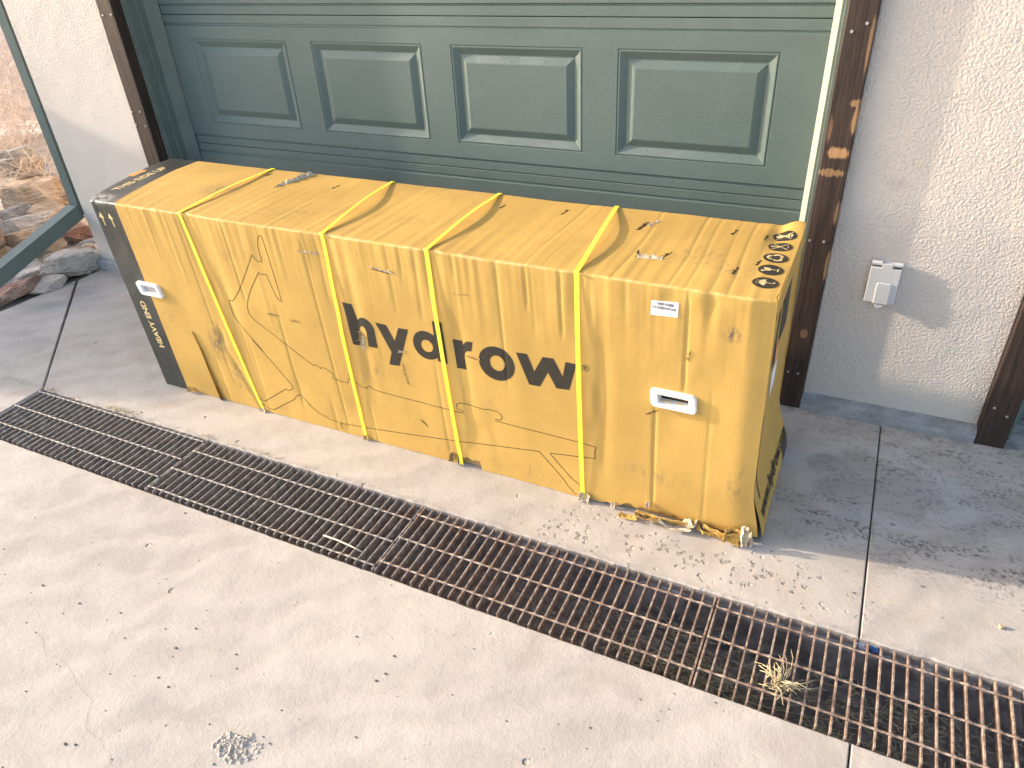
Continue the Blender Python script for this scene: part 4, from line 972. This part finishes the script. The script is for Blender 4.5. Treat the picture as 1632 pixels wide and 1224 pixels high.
# cracks
def crack(pts, wd, seed):
    q = random.Random(seed); P = [at(u, v, 'z', 0) for u, v in pts]; F = []
    for a, b in zip(P, P[1:]):
        n = max(2, int((b - a).length / .006))
        for k in range(n): F.append(a.lerp(b, k / n) + Vector((q.gauss(0, .0013), q.gauss(0, .0013), 0)))
    m = MB()
    for i, p_ in enumerate(F):
        w_ = wd * .6 * (.4 + .6 * abs(noise.noise((i * .3, seed, 0))) + .2); m.v += [(p_.x - w_ / 2, p_.y - w_ / 3, .0012), (p_.x + w_ / 2, p_.y + w_ / 3, .0012)]
    for i in range(len(F) - 1): m.f.append((2 * i, 2 * i + 1, 2 * i + 3, 2 * i + 2)); m.m.append(0)
    return tag(link('driveway_crack', m.mesh('driveway_crack'), plain('crack_shadow', (.16, .14, .125), .95)), kind='structure')
crack([(55, 1005), (68, 1018), (72, 1043), (98, 1052), (112, 1066), (122, 1088), (135, 1103), (148, 1117), (141, 1135), (136, 1160), (148, 1172), (160, 1180), (166, 1195), (175, 1200), (176, 1224)], .0012, 1)
crack([(112, 1083), (140, 1080), (170, 1070), (200, 1058), (225, 1045)], .0008, 2); crack([(122, 1088), (105, 1103), (92, 1100), (100, 1088), (115, 1080)], .0007, 3)

# ------------------------------------------------------------------ rocks, shrubs and the yard at the left
RM = {'tan': mat_rock('tan_sandstone', (.40, .28, .18), (.66, .50, .35)), 'pale': mat_rock('pale_limestone', (.48, .42, .36), (.70, .61, .52)), 'grey': mat_rock('grey_stone', (.30, .27, .24), (.50, .45, .40)),
      'red': mat_rock('red_brown_stone', (.26, .14, .10), (.47, .31, .24)), 'brown': mat_rock('brown_stone', (.25, .18, .13), (.46, .36, .27))}
big = [  # centre px, half width px, flatness, kind, rotation, label
    (59, 317, 46, .42, 'tan', .1, 'big rough yellow-tan rock behind the downspout elbow'),
    (78, 341, 30, .35, 'tan', .4, 'wedge-shaped tan rock below the big rough tan rock'),
    (30, 343, 24, .40, 'grey', -.2, 'dark grey rock right of the barrel'),
    (49, 362, 42, .32, 'pale', .2, 'long smooth white rock left of the downspout extension'),
    (30, 385, 19, .55, 'tan', .3, 'rounded tan rock under the long white rock'),
    (120, 372, 27, .38, 'red', .3, 'reddish brown slab rock under the downspout elbow'),
    (80, 402, 24, .50, 'brown', .8, 'brown wedge rock just below the downspout extension'),
    (104, 412, 36, .22, 'brown', .5, 'flat brown slab of rock behind the pale grey boulder'),
    (122, 424, 39, .40, 'pale', .45, 'pale grey boulder touching the corner of the concrete'),
    (53, 440, 20, .38, 'pale', .45, 'small white brick-shaped rock near the slab edge'),
    (30, 462, 34, .24, 'red', .5, 'long reddish brown rock nearest the slab edge'),
    (70, 457, 27, .22, 'pale', .4, 'thin whitish rock lying along the slab edge'),
    (51, 428, 20, .32, 'grey', .5, 'greenish grey rock behind the white brick-shaped rock'),
    (147, 399, 8, .8, 'tan', 0, 'small tan stone against the wall corner'),
    (55, 267, 17, .62, 'tan', 0, 'rounded cream rock among the twigs above the big tan rock'),
    (28, 252, 18, .55, 'grey', .3, 'dark grey rock among the twigs left of the rounded cream rock'),
    (8, 268, 16, .55, 'grey', .1, 'grey rock at the left picture edge above the barrel'),
    (52, 287, 15, .5, 'brown', .2, 'small brown rock between the cream rock and the big tan rock'),
    (84, 292, 13, .5, 'tan', .2, 'small tan rock close to the downspout above its elbow')]
q = random.Random(44)
for i, (u, v, hw, fl, kd, rz_, lb) in enumerate(big):
    p = at(u, v + hw * fl * .5, 'z', .0); D = (p - CAM).length; rad_ = hw * D / FPX * 1.12
    c = Vector((p.x, p.y, rad_ * fl * .55 + .0)); c.x = min(c.x, -2.70 - rad_ * .55) if c.y > .85 else min(c.x, -2.66 - rad_ * .42)
    o = tag(link('rock', rockmesh(c, (rad_ * 1.0, rad_ * .62, rad_ * fl * .9), rz_ + .5, 100 + i, 5, (q.uniform(-.15, .15), q.uniform(-.15, .15))), RM[kd]), lb, 'rock', 'rocks edging the concrete at the left')
for k in range(130):
    y = q.uniform(.2, 4.2); x = -2.76 - abs(q.gauss(0, 1)) * (.42 + y * .42)
    s = q.uniform(.025, .085)
    if x > -2.80 - s: x = -2.80 - s
    dq = CR.transposed() @ (Vector((x, y, 0)) - CAM); uu = 816 + FPX * dq.x / -dq.z; vv = 612 - FPX * dq.y / -dq.z; kd = q.choice(['tan', 'pale', 'grey', 'brown', 'tan', 'red'])
    if uu < -25 or uu > 40 + vv * .27: continue
    tag(link('rock', rockmesh((x, y, s * .12 - .02), (s * q.uniform(1, 1.5), s, s * q.uniform(.35, .6)), q.uniform(0, 3), 300 + k, 3, (q.uniform(-.3, .3), q.uniform(-.3, .3))), RM[kd]),
        'small weathered ' + {'tan': 'tan', 'pale': 'whitish', 'grey': 'grey', 'brown': 'brown', 'red': 'reddish'}[kd] + ' filler rock in the rubble bed beyond the downspout', 'rock', 'small filler rocks in the rubble bed')
# pale path seen through the shrubs
m = MB(); P = [at(-60, 222, 'z', .01), at(72, 212, 'z', .01), at(64, 192, 'z', .01), at(-60, 188, 'z', .01)]
vs = [tuple(p_) for p_ in P]; m.add(vs + [(x, y, z - .06) for x, y, z in vs], [(0, 1, 2, 3), (0, 4, 5, 1), (1, 5, 6, 2), (2, 6, 7, 3), (3, 7, 4, 0)])
tag(m.build('path', plain('pale_path', (.74, .70, .64), .9, .1, .1, 4, bump=.01)), kind='structure')
# barrel planter at the picture's left edge
bp = at(-14, 405, 'z', 0); bar = thing('barrel', 'weathered tan barrel with darker hoops at the left picture edge beside the rocks', 'barrel', (bp.x, bp.y, 0))
def lathe(m, c, prof, n=40):
    b = len(m.v)
    for r_, z in prof:
        for k in range(n): t = 2 * PI * k / n; m.v.append((c[0] + r_ * math.cos(t), c[1] + r_ * math.sin(t), z))
    for i in range(len(prof) - 1):
        for k in range(n): k2 = (k + 1) % n; m.f.append((b + i * n + k, b + i * n + k2, b + (i + 1) * n + k2, b + (i + 1) * n + k)); m.m.append(0)
BARW = mat_rock('weathered_barrel_wood', (.36, .27, .19), (.56, .45, .33)); HOOP = mat_rock('hoop_metal', (.25, .20, .16), (.38, .32, .26))
m = MB(); lathe(m, bp, [(.0, .0), (.082, .0), (.098, .10), (.102, .18), (.096, .28), (.086, .34), (.078, .34), (.078, .30), (0, .30)]); m.build('staves', BARW, bar, smooth=False)
for z in (.06, .17, .29):
    m = MB(); rr = {.06: .0935, .17: .1035, .29: .0965}[z]; lathe(m, bp, [(rr - .004, z - .018), (rr, z - .018), (rr + .001, z + .018), (rr - .004, z + .018)]); m.build('hoop', HOOP, bar, smooth=True)
# bare shrubs
def shrub(c, h, w_, n, seed, lb):
    q = random.Random(seed); m = MB()
    def br(p, d, L, r_, lev):
        P = [p]; dd = d.copy(); k = 4
        for i in range(k): dd = (dd + Vector((q.gauss(0, .18), q.gauss(0, .18), q.gauss(0, .12)))).normalized(); P.append(P[-1] + dd * L / k)
        m.tube(P, [r_ * (1 - .65 * i / k) for i in range(k + 1)], 4 if lev else 5, cap=False)
        if lev < 2:
            for i in range(1, k + 1):
                for _ in range(2 if lev else 3):
                    a = Vector((q.gauss(0, 1), q.gauss(0, 1), q.gauss(.2, .8))).normalized(); br(P[i], (dd + a * .9).normalized(), L * q.uniform(.3, .6), r_ * .55, lev + 1)
    for k in range(n):
        a = q.uniform(0, 2 * PI); br(Vector(c) + Vector((q.gauss(0, .05), q.gauss(0, .05), -.03)), Vector((math.cos(a) * w_, math.sin(a) * w_, 1)).normalized(), h * q.uniform(.6, 1), .0055, 0)
    tag(m.build('bare_shrub', TWIG), lb, 'shrub', 'leafless shrubs beyond the rocks')
sh = [((30, 245), .5, .9, 5, 'leafless reddish shrub behind the rocks, nearest the downspout'), ((0, 225), .5, .9, 5, 'leafless shrub at the left picture edge in front of the pale path'), ((62, 215), .5, .8, 4, 'leafless shrub beside the downspout at the pale path'),
      ((15, 170), .9, .9, 7, 'leafless shrub on the far side of the pale path at the left'), ((50, 150), 1.0, .9, 7, 'leafless pinkish shrub beyond the path next to the downspout'), ((5, 110), 1.2, .9, 7, 'farthest leafless shrub near the top left corner'), ((26, 128), 1.0, .9, 6, 'leafless shrub between the farthest shrub and the path')]
for i, ((u, v), h, w_, n, lb) in enumerate(sh): p = at(u, v, 'z', 0); shrub((p.x, p.y, 0), h, w_, n, 50 + i, lb)
# dry grass between
m = MB(); q = random.Random(61)
for k in range(3800):
    v = 300 - 285 * q.random() ** .8; u = q.uniform(-90, 40 + v * .33); p = at(u, v, 'z', -.02)
    if p.x > -2.85: continue
    D = (p - CAM).length; L = q.uniform(.05, .22) * (1 if D < 6 else 1.5); a = q.uniform(0, 2 * PI); e = p + Vector((math.cos(a) * L * .8, math.sin(a) * L * .8, L * q.uniform(.1, .8)))
    r_ = .0014 * (1 if D < 6 else D / 5); mid = p.lerp(e, .5) + Vector((0, 0, L * .12)); m.tube([p, mid, e], [r_, r_ * .9, r_ * .4], 3, cap=False)
tag(m.build('dry_grass', DRYG), 'tangled dry tan grass between the rocks and shrubs', 'dry grass', kind='stuff')
# an added leafy shrub, out of frame, put in to shade the left wall and slab
def shade_bush(c, rad_, n, seed):
    q = random.Random(seed); root = thing('added_shade_shrub', 'added unseen dark green shrub beyond the left picture edge, placed to cast shade', 'shrub', (c[0], c[1], 0))
    m = MB()
    for k in range(9): a = q.uniform(0, 2 * PI); m.tube([(c[0], c[1], -.05), (c[0] + .15 * math.cos(a), c[1] + .15 * math.sin(a), .5), (c[0] + .45 * math.cos(a), c[1] + .45 * math.sin(a), 1.1)], [.03, .02, .008], 6)
    m.build('stems', TWIG, root)
    m = MB()
    for k in range(n):
        d = Vector((q.gauss(0, 1), q.gauss(0, 1), q.gauss(0, 1))).normalized() * q.uniform(.35, 1) ** .5
        lump = 1 + .22 * noise.noise(d * 2.4 + Vector((seed, 0, 0)))
        p = Vector((c[0] + d.x * rad_[0] * lump, c[1] + d.y * rad_[1] * lump, c[2] + d.z * rad_[2] * lump)); L = q.uniform(.03, .055)
        if p.z < .05: continue
        ax = Vector((q.gauss(0, 1), q.gauss(0, 1), q.gauss(0, 1))).normalized(); b_ = ax.cross(Vector((q.gauss(0, 1), q.gauss(0, 1), q.gauss(0, 1)))).normalized()
        m.add([p - ax * L, p + b_ * L * .45, p + ax * L, p - b_ * L * .45], [(0, 1, 2, 3)])
    m.build('crown', plain('shade_shrub_leaves', (.055, .085, .04), .6, .3, .4, 8), root)
shade_bush((-5.3, .35, .75), (.65, 1.05, .95), 13000, 3)
